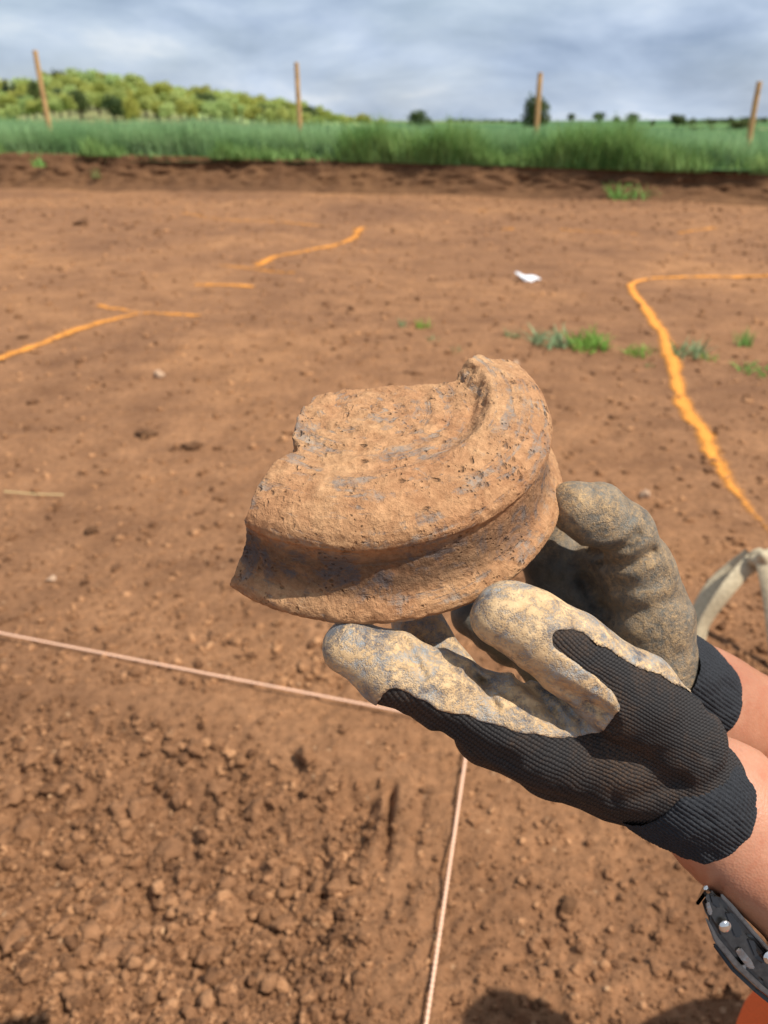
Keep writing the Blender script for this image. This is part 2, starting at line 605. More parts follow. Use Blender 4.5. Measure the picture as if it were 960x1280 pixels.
M_straw = plain('dry_straw', (0.55, 0.42, 0.20), 0.8)


def leaf_mat(name, a, b, scale, trans=0.35):
    m, t = new_mat(name)
    p = geo_pos(t)
    oi = t.n('ShaderNodeObjectInfo').outputs['Random']
    nz = t.noise(p, scale, 4, 0.6)
    c = t.mix(t.maprange(nz, 0.32, 0.68), a, b)
    hs = t.n('ShaderNodeHueSaturation', {'Hue': t.maprange(oi, 0, 1, 0.47, 0.525), 'Saturation': t.maprange(oi, 0, 1, 1.1, 0.85),
                                         'Value': t.maprange(oi, 0, 1, 0.80, 1.20), 'Color': c}).outputs[0]

    def ex(sh):
        tr = t.n('ShaderNodeBsdfTranslucent', {'Color': hs})
        return t.n('ShaderNodeMixShader', {0: trans, 1: sh, 2: tr.outputs[0]}).outputs[0]
    finish(t, hs, 0.65, None, spec=0.2, extra=ex)
    return m


M_wheat = leaf_mat('wheat_blades', (0.145, 0.265, 0.075), (0.330, 0.460, 0.185), 0.9)
M_verge = leaf_mat('verge_blades', (0.130, 0.250, 0.045), (0.330, 0.450, 0.130), 1.2)
M_weed = leaf_mat('weed_leaf', (0.140, 0.280, 0.045), (0.240, 0.440, 0.090), 9)
M_weedp = leaf_mat('pale_weed_leaf', (0.170, 0.230, 0.085), (0.300, 0.340, 0.150), 9)
M_spring = leaf_mat('spring_foliage', (0.290, 0.370, 0.085), (0.490, 0.520, 0.150), 0.12)
M_oak = leaf_mat('dark_foliage', (0.055, 0.090, 0.028), (0.125, 0.160, 0.045), 0.35)
M_conifer = leaf_mat('conifer_foliage', (0.010, 0.028, 0.014), (0.024, 0.050, 0.024), 0.4, 0.15)
M_bark = plain('bark', (0.075, 0.055, 0.04), 0.9, 0, 4, 0.3, 0.5, 0.05)


def field_mat():
    m, t = new_mat('far_fields')
    p = geo_pos(t)
    big = t.voro(t.mapping(p, (0.006, 0.011, 0.0), rot=(0, 0, 0.3)), 1.0)
    v = t.n('ShaderNodeSeparateColor', {0: big.outputs['Color']}).outputs[0]
    c = t.ramp(v, [(0.0, (0.055, 0.120, 0.045)), (0.35, (0.100, 0.170, 0.050)), (0.6, (0.075, 0.140, 0.060)), (0.85, (0.190, 0.190, 0.080))], 'CONSTANT')
    nz = t.noise(p, 0.4, 5, 0.6)
    c = t.mix(t.maprange(nz, 0.3, 0.7), t.mix(1.0, c, (0.8, 0.8, 0.8), 'MULTIPLY'), t.mix(1.0, c, (1.2, 1.2, 1.2), 'MULTIPLY'))
    finish(t, c, 0.95, None, spec=0.1)
    return m


M_field = field_mat()


def paint_mat():
    m, t = new_mat('orange_spray_paint')
    uv = t.n('ShaderNodeUVMap', uv_map='UVMap').outputs[0]
    p = geo_pos(t)
    s = t.n('ShaderNodeSeparateXYZ', {0: uv})
    edge = t.math('ABSOLUTE', s.outputs[1])                       # 0 in the middle, 1 at the rim
    nz = t.noise(p, 95, 6, 0.75)
    nb = t.noise(p, 11, 4, 0.6)
    cov = t.math('SUBTRACT', t.math('ADD', s.outputs[0], t.math('MULTIPLY', t.math('SUBTRACT', nb, 0.5), 1.2)), t.math('MULTIPLY', edge, 1.15))
    a = t.maprange(t.math('ADD', cov, t.math('MULTIPLY', t.math('SUBTRACT', nz, 0.5), 2.0)), 0.22, 1.0)
    c = t.mix(t.maprange(nz, 0.3, 0.7), (0.56, 0.200, 0.030), (0.80, 0.330, 0.055))

    def ex(sh):
        tr = t.n('ShaderNodeBsdfTransparent')
        return t.n('ShaderNodeMixShader', {0: a, 1: tr.outputs[0], 2: sh}).outputs[0]
    finish(t, c, 0.8, nz, 0.6, 0.008, 0.2, extra=ex)
    return m


M_paint = paint_mat()

# ------------------------------------------------------------------ ground
PIT = np.array([gp(-160, 845), gp(60, 868), gp(190, 893), gp(320, 925), gp(430, 960), gp(492, 980),
                gp(484, 1080), gp(470, 1180), gp(455, 1320), gp(-260, 1400)])


def pit_depth(x, y):
    sd = poly_sd(x, y, PIT) + 0.010 * fbm(np.c_[x, y], 9, 2)
    # soft sides on the far edge, a sharp spade cut on the right one
    right = np.clip((x + 0.28) / 0.22, 0, 1)
    wd = 0.18 * (1 - right) + 0.045 * right
    wd = wd + 0.12 * np.clip((0.86 - y) / 0.10, 0, 1)
    s = np.clip(-sd / wd, 0, 1)
    return -0.040 * s * s * (3 - 2 * s)


def inpit(x, y):
    return np.clip(-poly_sd(x, y, PIT) / 0.05, 0, 1)


def ground_h(x, y):
    x = np.asarray(x, float)
    y = np.asarray(y, float)
    P = np.c_[x.ravel(), y.ravel()]
    r = np.hypot(P[:, 0], P[:, 1])
    h = 0.020 * fbm(P, 0.7, 3) * np.clip(r / 4, 0.2, 1)
    h += 0.006 * fbm(P + 31, 5, 3)
    rough = 0.55 + 0.45 * np.clip(fbm(P + 9, 1.2, 2) + 0.3, 0, 1)
    h += (0.0048 * rough) * fbm(P + 5, 26, 3, 0.6)
    ip = inpit(P[:, 0], P[:, 1]) * (r < 3)
    h += ip * (0.012 * fbm(P + 13, 12, 4, 0.62) + 0.0075 * fbm(P + 77, 42, 3, 0.7)) + pit_depth(P[:, 0], P[:, 1]) * (r < 4)
    near = np.clip(1.6 - r, 0, 1)
    h += near * 0.0055 * fbm(P + 55, 45, 3, 0.7)
    # trowel scored groove parallel with the string
    c1, c2 = gp(491, 984), gp(466, 1190)
    dc = line_sd(P[:, 0], P[:, 1], [c1, c2])
    q = np.clip((P[:, 1] - c2[1]) / (c1[1] - c2[1]), 0, 1)
    h -= (0.006 + 0.026 * np.clip((q - 0.35) / 0.4, 0, 1)) * np.exp(-((dc + 0.004 * fbm(P + 3, 30, 2)) / (0.0055 + 0.012 * (1 - q))) ** 2) * (r < 2)
    g1, g2 = gp(530, 985), gp(505, 1150)
    dl = line_sd(P[:, 0], P[:, 1], [g1, g2])
    h -= 0.008 * np.exp(-(dl / 0.010) ** 2)
    return h.reshape(x.shape)


# foot of the field bank (x -> y), read off the photo
BX = np.array([-60, -25, -13, -6.4, 0.0, 5.1, 10, 25, 60.0])
BY = np.array([20.5, 16.4, 14.7, 13.86, 13.05, 10.95, 8.6, 2.0, -14.0])


def bank_y(x):
    return np.interp(x, BX, BY)


def grow(a, b, step, rate):
    v = [a]
    while v[-1] < b:
        v.append(v[-1] + max(step, abs(v[-1]) * rate))
    return np.array(v)


ys = np.concatenate([np.arange(-6, -0.5, 0.5), np.arange(-0.5, 0.46, 0.06), grow(0.50, 22, 0.0037, 0.0066)])
xr = np.concatenate([np.arange(0, 0.66, 0.0042), grow(0.6645, 60, 0.006, 0.020)])
xs = np.concatenate([-xr[:0:-1], xr])
gx, gy = np.meshgrid(xs, ys)
gz = ground_h(gx, gy)
nxg, nyg = len(xs), len(ys)
idx = np.arange(nxg * nyg).reshape(nyg, nxg)
gf = np.stack([idx[:-1, :-1], idx[:-1, 1:], idx[1:, 1:], idx[1:, :-1]], -1).reshape(-1, 4)
keep = (gy.ravel()[gf[:, 0]] < bank_y(gx.ravel()[gf[:, 0]]) + 1.0)
ground = link('ground', mesh_np('ground', np.c_[gx.ravel(), gy.ravel(), gz.ravel()], gf[keep]), M_soil)
tag(ground, kind='structure')

# ---- bank: the cut edge of the topsoil below the crop
bxs = np.concatenate([np.arange(-40, -9, 0.25), np.arange(-9, 9, 0.045), np.arange(9, 40, 0.25)])
prof = np.linspace(0, 1, 26)
BANKH = lambda x: np.interp(x, [-20, -6.4, 0, 5.1, 20], [0.55, 0.52, 0.43, 0.375, 0.37])
bV = []
for u in prof:
    y0 = bank_y(bxs)
    H = BANKH(bxs)
    # toe slumps forward, face steep, top lip turns back
    if u < 0.85:
        q = u / 0.85
        z = H * (q ** 1.35)
        back = 0.02 + 0.34 * q ** 0.85 - 0.30 * (1 - q) ** 2
    else:
        q = (u - 0.85) / 0.15
        z = H + 0.01 * q
        back = 0.36 + 1.4 * q
    P = np.c_[bxs, np.full_like(bxs, u * 1.3), y0]
    e = 0.075 * fbm(np.c_[bxs, np.full_like(bxs, u * 0.3)], 1.3, 4, 0.55) + 0.034 * fbm(np.c_[bxs, np.full_like(bxs, u * 2.0)], 9, 3, 0.6)
    sh = math.sin(math.pi * min(1, u / 0.9))
    bV.append(np.c_[bxs, y0 + back - e * (0.4 + sh), z - 0.02 * (u == 0) + 0.03 * fbm(np.c_[bxs, np.full_like(bxs, u * 2 + 9)], 4, 3) * sh])
bV = np.concatenate(bV)
nb = len(bxs)
idx = np.arange(nb * len(prof)).reshape(len(prof), nb)
bf = np.stack([idx[:-1, :-1], idx[:-1, 1:], idx[1:, 1:], idx[1:, :-1]], -1).reshape(-1, 4)
bank = link('earth_bank', mesh_np('earth_bank', bV, bf), M_top)
tag(bank, 'cut dark brown topsoil edge below the green crop', 'bank', kind='structure')


# ---- far terrain
def terrain(x, y):
    x = np.asarray(x, float)
    y = np.asarray(y, float)
    d = y - bank_y(np.clip(x, -60, 60))
    base = np.interp(d, [0, 1, 20, 60, 130, 260, 480, 900, 2500], [0.40, 0.41, 0.35, -0.1, -1.2, -1.6, -0.3, 0.9, 1.0])
    lift = np.interp(x / np.maximum(y, 1), [-0.6, -0.1, 0.05, 0.25, 0.5, 0.7], [0, 0, 0.0, 0.15, 2.6, 4.0]) * np.clip((d - 220) / 260, 0, 1)
    hill = 9.0 * np.exp(-(((x + 95) / 60) ** 2)) * np.clip((d - 110) / 120, 0, 1)
    return base + lift + hill


tx = np.concatenate([-grow(0, 1600, 0.8, 0.06)[:0:-1], grow(0, 1600, 0.8, 0.06)])
dd = np.concatenate([[0.3], grow(0.9, 2600, 0.5, 0.05)])
TX, TD = np.meshgrid(tx, dd)
TY = TD + bank_y(np.clip(TX, -60, 60))
TZ = terrain(TX, TY)
idx = np.arange(TX.size).reshape(TX.shape)
tf = np.stack([idx[:-1, :-1], idx[:-1, 1:], idx[1:, 1:], idx[1:, :-1]], -1).reshape(-1, 4)
terr = link('field_terrain', mesh_np('field_terrain', np.c_[TX.ravel(), TY.ravel(), TZ.ravel()], tf), M_field)
tag(terr, kind='structure')


# ---- grass like blades joined into one mass
def blades(name, base, height, lean, width, mat, segs=2, seed=1, upright=1.0):
    """base (n,3): one bent tapered blade each"""
    g = np.random.default_rng(seed)
    n = len(base)
    a = g.random(n) * 2 * np.pi
    dx, dy = np.cos(a), np.sin(a)
    f = g.random(n) * np.pi
    wx, wy = np.cos(f), np.sin(f)
    V = []
    for s in range(segs + 1):
        q = s / segs
        off = (lean * q ** 1.8)[:, None]
        ctr = base + np.c_[dx, dy, np.zeros(n)] * off + np.c_[np.zeros(n), np.zeros(n), height * (q - 0.12 * q * q * (lean / height))]
        hw = (width * (1 - 0.92 * q) * 0.5)[:, None]
        W = np.c_[wx, wy, np.zeros(n)] * hw
        V += [ctr - W, ctr + W]
    V = np.stack(V, 1).reshape(-1, 3)
    k = 2 * (segs + 1)
    F = []
    for s in range(segs):
        o = np.arange(n)[:, None] * k + 2 * s
        F.append(np.concatenate([o, o + 1, o + 3, o + 2], 1))
    return link(name, mesh_np(name, V, np.concatenate(F)), mat)


def crop_top(x):
    return np.interp(x, [-20, -6, -1, 1.5, 3, 4.0, 5, 20], [0.60, 0.59, 0.53, 0.47, 0.47, 0.44, 0.43, 0.43])


n = 52000
x = RNG.uniform(-9.5, 8.5, n)
d = 0.55 + 5.5 * RNG.random(n) ** 1.7
y = bank_y(x) + d
ok = np.abs(x) < 0.62 * y + 0.8
x, y, d = x[ok], y[ok], d[ok]
z = terrain(x, y)
clump = fbm(np.c_[x, y], 1.3, 3)
h = crop_top(x) * (0.95 + 0.13 * clump + 0.11 * RNG.standard_normal(len(x)))
o = blades('wheat_crop', np.c_[x, y, z - 0.02], h, 0.16 * RNG.random(len(x)) + 0.03, 0.020 + 0.012 * RNG.random(len(x)), M_wheat, 2, 2)
tag(o, 'blue green young wheat standing along the edge of the dig', 'wheat', kind='stuff')
# the crop beyond: same plants, sparser and wider as they shrink with distance
n = 26000
d = 5.5 + 48 * RNG.random(n) ** 1.7
x = RNG.uniform(-0.66, 0.72, n) * (d + 13)
y = bank_y(np.clip(x, -60, 60)) + d
z = terrain(x, y)
h = 0.44 * (0.96 + 0.08 * RNG.standard_normal(n))
o = blades('wheat_crop_beyond', np.c_[x, y, z], h, 0.2 * RNG.random(n) + 0.05, 0.03 + 0.006 * d, M_wheat, 2, 3)
tag(o, 'blue green wheat reaching back across the field', 'wheat', kind='stuff')
# brighter grass fringe hanging over the lip of the bank
n = 30000
x = RNG.uniform(-9.5, 8.5, n)
d = 0.28 + 0.42 * RNG.random(n)
y = bank_y(x) + d
cl = fbm(np.c_[x, y * 0.6] + 40, 0.9, 3, 0.6)
dens = np.clip(0.35 + 1.1 * cl + np.interp(x, [-9, -5, -2.5, 0, 5], [-0.10, -0.05, 0.25, 0.40, 0.45]), 0.05, 1)
ok = (RNG.random(n) < dens) & (np.abs(x) < 0.62 * y + 0.8)
x, y, dens = x[ok], y[ok], dens[ok]
h = (0.08 + 0.52 * dens * RNG.random(len(x)) ** 0.6 * (1 + 0.35 * fbm(np.c_[x, y], 2.6, 2)))
z = np.where(y - bank_y(x) < 0.5, BANKH(x), terrain(x, y)) - 0.02
o = blades('verge_grass', np.c_[x, y, z], h, 0.6 * h * RNG.random(len(x)) + 0.03, 0.014 + 0.018 * RNG.random(len(x)), M_verge, 2, 4)
tag(o, 'bright green grass hanging over the lip of the bank', 'grass', kind='stuff')


# ---- leafy crowns
def leaf_cloud(name, lobes, n, size, seed, squash=1.0):
    g = np.random.default_rng(seed)
    lob = np.array(lobes)
    pick = g.choice(len(lob), n, p=(lob[:, 3] ** 2) / (lob[:, 3] ** 2).sum())
    v = g.standard_normal((n, 3))
    v /= np.linalg.norm(v, axis=1)[:, None]
    rad = lob[pick, 3] * (0.45 + 0.72 * g.random(n) ** 0.7)
    rad *= 1 + 0.30 * fbm(v * 1.0 + pick[:, None] * 7.7, 2.6, 2)
    C = lob[pick, :3] + v * rad[:, None] * np.array([1, 1, squash])
    A = g.standard_normal((n, 3)) + v * 0.8
    A /= np.linalg.norm(A, axis=1)[:, None]
    B = np.cross(A, g.standard_normal((n, 3)))
    B /= np.linalg.norm(B, axis=1)[:, None]
    T = np.cross(A, B)
    s = (size * (0.6 + 0.8 * g.random(n)))[:, None]
    V = np.stack([C - B * s, C - T * s * 0.6, C + B * s, C + T * s * 0.6], 1).reshape(-1, 3)
    F = np.arange(4 * n).reshape(-1, 4)
    return mesh_np(name, V, F, smooth=False)


def trunk_mesh(name, h, r, seed):
    g = random.Random(seed)
    f = Field((-1.6, -1.6, -0.3), (1.6, 1.6, h + 1.4), 0.10)
    f.chain([((0, 0, -0.2), r * 1.3), ((g.uniform(-.1, .1), 0, h * 0.5), r), ((0, g.uniform(-.1, .1), h), r * 0.7)], 0.1, 0.08)
    for k in range(4):
        a = k * 1.6 + g.random()
        f.chain([((0, 0, h * 0.75), r * 0.6), ((0.6 * math.cos(a), 0.6 * math.sin(a), h + 0.3), r * 0.42), ((1.2 * math.cos(a), 1.2 * math.sin(a), h + 1.1), r * 0.3)], 0.1, 0.06)
    V, F = f.mesh()
    return mesh_np(name, V, F)


protos = []
for k in range(5):
    g = random.Random(40 + k)
    lobes = [(0, 0, 3.3, 1.7)]
    for j in range(9):
        a = g.uniform(0, 6.28)
        rr = g.uniform(0.6, 1.6)
        lobes.append((rr * math.cos(a), rr * math.sin(a), g.uniform(2.0, 4.4), g.uniform(0.7, 1.25)))
    protos.append((leaf_cloud('crown%d' % k, lobes, 1500, 0.21, k + 3, 0.9), trunk_mesh('trunk%d' % k, 1.7, 0.2, k)))


def tree(name, loc, s, mat, k, label, cat, group=None, sz=None):
    e = empty(name, loc, label, cat, group)
    jr = random.Random(int(loc[0] * 13 + loc[1]))
    e.scale = (s * jr.uniform(0.8, 1.45), s * jr.uniform(0.8, 1.3), (sz or s) * jr.uniform(0.9, 1.12))
    e.rotation_euler = (0, 0, k * 1.3 + loc[0])
    cm, tm = protos[k % 5]
    c = link('crown', cm, None, e)
    if not cm.materials:
        cm.materials.append(mat)
    c.material_slots[0].link = 'OBJECT'
    c.material_slots[0].material = mat
    link('trunk', tm, M_bark, e)
    return e


def sky_pt(px, py, y):
    """point on the photo ray of a pixel at world distance y"""
    a, b = (px - 480) / FPX, (py - 640) / FPX
    t = y / (CP - b * SP)
    return np.array([a * t, y, CAMZ - t * (b * CP + SP)])


# wood on the hill at the left: crowns in three receding rows
skyline = [(-70, 108), (0, 106), (40, 98), (70, 92), (110, 92), (150, 97), (190, 104), (230, 108), (270, 112), (310, 120), (350, 126), (390, 134), (430, 141), (470, 147), (490, 150)]
sx, sy = zip(*skyline)
ORD = ['first', 'second', 'third', 'fourth', 'fifth', 'sixth', 'seventh', 'eighth', 'ninth', 'tenth', 'eleventh', 'twelfth', 'thirteenth', 'fourteenth']


def ordinals(items, fmt):
    """items: (key, px, object); the things of one key are told apart by their order from the left"""
    by = {}
    for k, px_, o_ in items:
        by.setdefault(k, []).append((px_, o_))
    for k, lst in by.items():
        lst.sort(key=lambda q_: q_[0])
        if 1 < len(lst) <= len(ORD):
            for i_, (_, o_) in enumerate(lst):
                o_['label'] = fmt(ORD[i_], k)


g = random.Random(3)
cnt = 0
wood = []
for row, (dist, drop) in enumerate([(270, 0), (235, 9), (200, 19), (170, 30)]):
    px = -60 + row * 9
    while px < 480 - row * 40:
        top = np.interp(px, sx, sy) + drop * np.interp(px, [0, 250, 480], [1, 0.7, 0.25]) + g.uniform(-4, 4)
        s = (dist / 205) * g.uniform(0.62, 1.15) * np.interp(px, [0, 300, 480], [1.15, 0.95, 0.55])
        P = sky_pt(px, top, dist + g.uniform(-12, 12))
        mat = M_spring if g.random() < 0.91 else M_oak
        zb = P[2] - 4.6 * s
        rowl = ('skyline', 'second', 'third', 'nearest')[row]
        where = 'left of first post' if px < 40 else 'just right of first post' if px < 130 else 'midway between first two posts' if px < 260 else 'left of second post' if px < 365 else 'right of second post'
        wt = tree('woodland_tree', (P[0], P[1], zb), s, mat, cnt, '%s tree in the %s row of the wood, %s' % ('yellow green' if mat is M_spring else 'dark green', rowl, where), 'tree', 'trees of the wood on the hill')
        wood.append((('yellow green' if mat is M_spring else 'dark green', rowl, where), px, wt))
        cnt += 1
        px += g.uniform(9, 17)
ordinals(wood, lambda n_, k: '%s %s tree from left, %s row of wood, %s' % (n_, k[0], k[1], k[2]))
# hill under the wood
hx = np.linspace(-260, 20, 80)
hy = np.linspace(120, 330, 40)
HX, HY = np.meshgrid(hx, hy)
pxh = 480 + FPX * HX / (HY * 1.12)
topz = (151 - np.interp(pxh, sx, sy)) / 1209 * HY
fall = np.clip((HY - 130) / 110, 0, 1)
HZ = -2.5 + (topz * 0.72 + 1.5) * fall * np.clip((pxh < 470) + 0.0, 0, 1)
idx = np.arange(HX.size).reshape(HX.shape)
hf = np.stack([idx[:-1, :-1], idx[:-1, 1:], idx[1:, 1:], idx[1:, :-1]], -1).reshape(-1, 4)
hill = link('hill', mesh_np('hill', np.c_[HX.ravel(), HY.ravel(), HZ.ravel()], hf), M_spring)
tag(hill, kind='structure')


# dark conifers beyond the first post
def conifer_mesh(seed):
    lobes = [(0, 0, 0.6 + 0.5 * i, 1.35 - 0.16 * i) for i in range(8)]
    return leaf_cloud('conifer', lobes, 900, 0.2, seed, 0.7)


cm = conifer_mesh(2)
for i, (px, top) in enumerate([(4, 94), (15, 97), (22, 96)]):
    P = sky_pt(px, top, 265)
    e = empty('conifer_tree', (P[0], P[1], P[2] - 4.9 * 1.3), 'dark conifer on the skyline at the left edge', 'tree', 'dark conifers at the left edge')
    e.scale = (1.1, 1.1, 1.3)
    link('crown', cm, M_conifer, e)
    link('trunk', protos[0][1], M_bark, e)

# separate trees and bushes across the fields to the right
for i, (px, top, base, dist, wd, mat, nm, lab, cat) in enumerate([
    (672, 121, 168, 95, 42, M_oak, 'field_tree', 'dark round tree directly behind the third fence post', 'tree'),
    (524, 138, 164, 110, 34, M_oak, 'field_bush', 'olive bush standing alone right of the wood', 'bush'),
    (715, 142, 153, 330, 13, M_oak, 'field_tree', 'pale hazy small tree just right of the dark tree', 'tree'),
    (749, 140, 154, 310, 17, M_oak, 'field_tree', 'small dark tree on the skyline, first of the middle row', 'tree'),
    (772, 146, 155, 310, 14, M_oak, 'field_bush', 'low bush on the skyline between two small dark trees', 'bush'),
    (791, 142, 157, 300, 22, M_oak, 'field_tree', 'wider dark tree on the skyline left of the last post', 'tree'),
    (816, 150, 158, 300, 8, M_oak, 'field_bush', 'tiny bush on the skyline right of the wider dark tree', 'bush'),
    (849, 143, 160, 280, 24, M_oak, 'field_tree', 'dark tree where the right hedge line begins', 'tree'),
    (930, 150, 166, 240, 40, M_oak, 'field_bush', 'dark bush close to the fourth fence post', 'bush'),
]):
    P = sky_pt(px, top, dist)
    hgt = (base - top) / 1209 * dist * 1.1
    s = max(hgt / 4.9, 0.1)
    e = tree(nm, (P[0], P[1], P[2] - hgt), s, mat, i, lab, cat)
    ws = wd / 1209 * dist / 4.4
    e.scale = (ws, ws, s)


def hedge(name, pts, dist, hgt, label, seed):
    lob = []
    g = random.Random(seed)
    W = [sky_pt(px, py, dist) for px, py in pts]
    o = W[0]
    for a, b in zip(W[:-1], W[1:]):
        L = np.linalg.norm(b - a)
        for k in range(max(2, int(L / (hgt * 0.6)))):
            q = g.random()
            p = a + (b - a) * q - o
            lob.append((p[0], p[1] + g.uniform(-1, 1), p[2] + g.uniform(-.2, .2) * hgt, hgt * g.uniform(0.4, 0.75)))
    e = link(name, leaf_cloud(name, lob, 2600, hgt * 0.22, seed), M_oak)
    e.location = o
    return tag(e, label, 'hedge')


hedge('hedge', [(855, 153), (905, 151), (985, 149)], 300, 1.3, 'dark hedge along the skyline at the right edge', 5)
hedge('hedge', [(862, 162), (905, 165), (985, 170)], 190, 0.9, 'lower dark hedge across the right hillside field', 6)
hedge('hedge', [(560, 150), (610, 151), (650, 152)], 340, 0.9, 'faint distant hedge left of the dark round tree', 8)


# ------------------------------------------------------------------ fence posts
def make_post(px, top, w_, label):
    xx = sky_pt(px, top, 13)[0]
    yb = 13.0
    for _ in range(6):
        yb = bank_y(sky_pt(px, top, yb)[0]) + 1.15
    P = sky_pt(px, top, yb)
    zb = float(terrain(P[0], P[1]))
    H = P[2] - zb
    nseg = 14
    V, F = [], []
    g = np.random.default_rng(int(px))
    for s in range(nseg + 1):
        q = s / nseg
        r = w_ * (1.02 - 0.05 * q) if s < nseg else w_ * 0.9
        for a in range(10):
            an = a / 10 * 2 * math.pi
            rr = r * (1 + 0.05 * g.standard_normal())
            V.append((rr * math.cos(an) + 0.006 * math.sin(q * 5), rr * math.sin(an), -0.3 + (H + 0.3) * q))
    for s in range(nseg):
        for a in range(10):
            b = (a + 1) % 10
            F.append((s * 10 + a, s * 10 + b, s * 10 + 10 + b, s * 10 + 10 + a))
    V.append((0, 0, H + 0.006))
    c = len(V) - 1
    me = bpy.data.meshes.new('fence_post')
    me.from_pydata([tuple(v) for v in V], [], F + [(nseg * 10 + a, nseg * 10 + (a + 1) % 10, c) for a in range(10)])
    o = link('fence_post', me, M_post)
    o.location = (P[0], P[1], zb)
    return tag(o, label, 'post', 'fence posts along the crop edge')


make_post(44, 63, 0.042, 'wooden fence post in front of the wooded hill, leftmost of four')
make_post(371, 78, 0.040, 'wooden fence post at the low right end of the wood')
make_post(676, 91, 0.040, 'wooden fence post in front of the dark round tree')
make_post(950, 102, 0.040, 'wooden fence post nearest the right edge of the picture')

# ------------------------------------------------------------------ loose soil
ico = {}
for sd in (1, 2, 3):
    bm = bmesh.new()
    bmesh.ops.create_icosphere(bm, subdivisions=sd, radius=1.0)
    bm.verts.ensure_lookup_table()
    ico[sd] = (np.array([v.co[:] for v in bm.verts]), np.array([[v.index for v in f.verts] for f in bm.faces]))
    bm.free()


def lumps(name, P, S, sub, mat, seed, sink=0.35):
    """irregular crumbs: P (n,2) ground points, S sizes"""
    g = np.random.default_rng(seed)
    bv, bf = ico[sub]
    n = len(P)
    m = len(bv)
    prot = []
    for k in range(24):
        v = bv * (1 + 0.60 * fbm(bv + k * 9.1, 1.3, 3, 0.7))[:, None]
        prot.append(v * g.uniform(0.65, 1.25, 3))
    prot = np.array(prot)
    pick = g.integers(0, 24, n)
    a = g.random(n) * 6.283
    V = prot[pick] * S[:, None, None]
    ca, sa = np.cos(a)[:, None], np.sin(a)[:, None]
    X = V[:, :, 0] * ca - V[:, :, 1] * sa
    Y = V[:, :, 0] * sa + V[:, :, 1] * ca
    z = ground_h(P[:, 0], P[:, 1])
    sk = sink + g.uniform(-0.25, 0.35, n)
    V = np.stack([X + P[:, 0, None], Y + P[:, 1, None], V[:, :, 2] * 0.8 + (z + S * (0.6 - sk))[:, None]], -1).reshape(-1, 3)
    F = (bf[None] + (np.arange(n) * m)[:, None, None]).reshape(-1, 3)
    me = mesh_np(name, V, F, smooth=False)
    at = me.attributes.new('tone', 'FLOAT', 'POINT')
    at.data.foreach_set('value', np.repeat(np.clip(0.5 + 0.28 * g.standard_normal(n), 0, 1), m).astype(np.float32))
    return link(name, me, mat)


def scatter(n, y0, y1, power, wid=0.62):
    y = y0 + (y1 - y0) * RNG.random(n) ** power
    r = np.sqrt(y * y + CAMZ * CAMZ)
    x = RNG.uniform(-1, 1, n) * wid * (y * CP + SP)
    return np.c_[x, y]


# crumbs in the dug area
P = scatter(46000, 0.5, 1.75, 1.2, 0.56)
ip = inpit(P[:, 0], P[:, 1])
ok = RNG.random(len(P)) < np.clip(ip * 0.50 + 0.30 + 0.35 * np.clip(1.15 - P[:, 1], 0, 0.6), 0, 1)
P = P[ok]
ip = ip[ok]
S = (0.0011 + 0.0030 * RNG.random(len(P)) ** 2.0 + 0.0075 * RNG.random(len(P)) ** 16.0) * (0.75 + 0.4 * ip)
big = S > 0.0038
tag(lumps('loose_soil_crumbs', P[~big], S[~big], 1, M_crumb, 1), 'fine loose brown soil crumbs over the dug ground', 'soil', kind='stuff')
tag(lumps('loose_soil_lumps', P[big], S[big], 2, M_crumb, 2), 'coarser loose brown soil lumps in the dug corner', 'soil', kind='stuff')
P = scatter(15000, 1.2, 12.5, 1.8)
S = (0.0030 + 0.0150 * RNG.random(len(P)) ** 3.6) * np.interp(P[:, 1], [1.2, 12], [0.8, 2.0])
tag(lumps('scattered_grit', P, S, 1, M_crumb, 3, 0.6), 'scattered grit and crumbs over the scraped soil', 'grit', kind='stuff')

# bigger clods that can be told apart
clod_me = []
for k in range(8):
    v, f = ico[3]
    v = v * (1 + 0.60 * fbm(v + k * 5.3, 1.3, 4, 0.66))[:, None] * np.random.default_rng(k).uniform(0.65, 1.2, 3)
    clod_me.append(mesh_np('clod%d' % k, v, f))
    clod_me[-1].materials.append(M_clod)


def clod(px, py, wpx, label, group=None, mat=None, nm='soil_clod', cat='clod', flat=0.75):
    p = gp(px, py, -0.03 if inpit(np.array([gp(px, py)[0]]), np.array([gp(px, py)[1]]))[0] > 0.5 else 0)
    dist = math.hypot(math.hypot(p[0], p[1]), CAMZ)
    s = wpx / FPX * dist * 0.5
    o = link(nm, clod_me[int(px * 7 + py) % 8])
    o.location = (p[0], p[1], float(ground_h(p[0:1], p[1:2])[0]) + s * 0.12)
    o.scale = (s, s * 0.9, s * flat)
    o.rotation_euler = (0, 0, (px * 1.7 + py) % 6.28)
    if mat:
        o.material_slots[0].link = 'OBJECT'
        o.material_slots[0].material = mat
    return tag(o, label, cat, group)


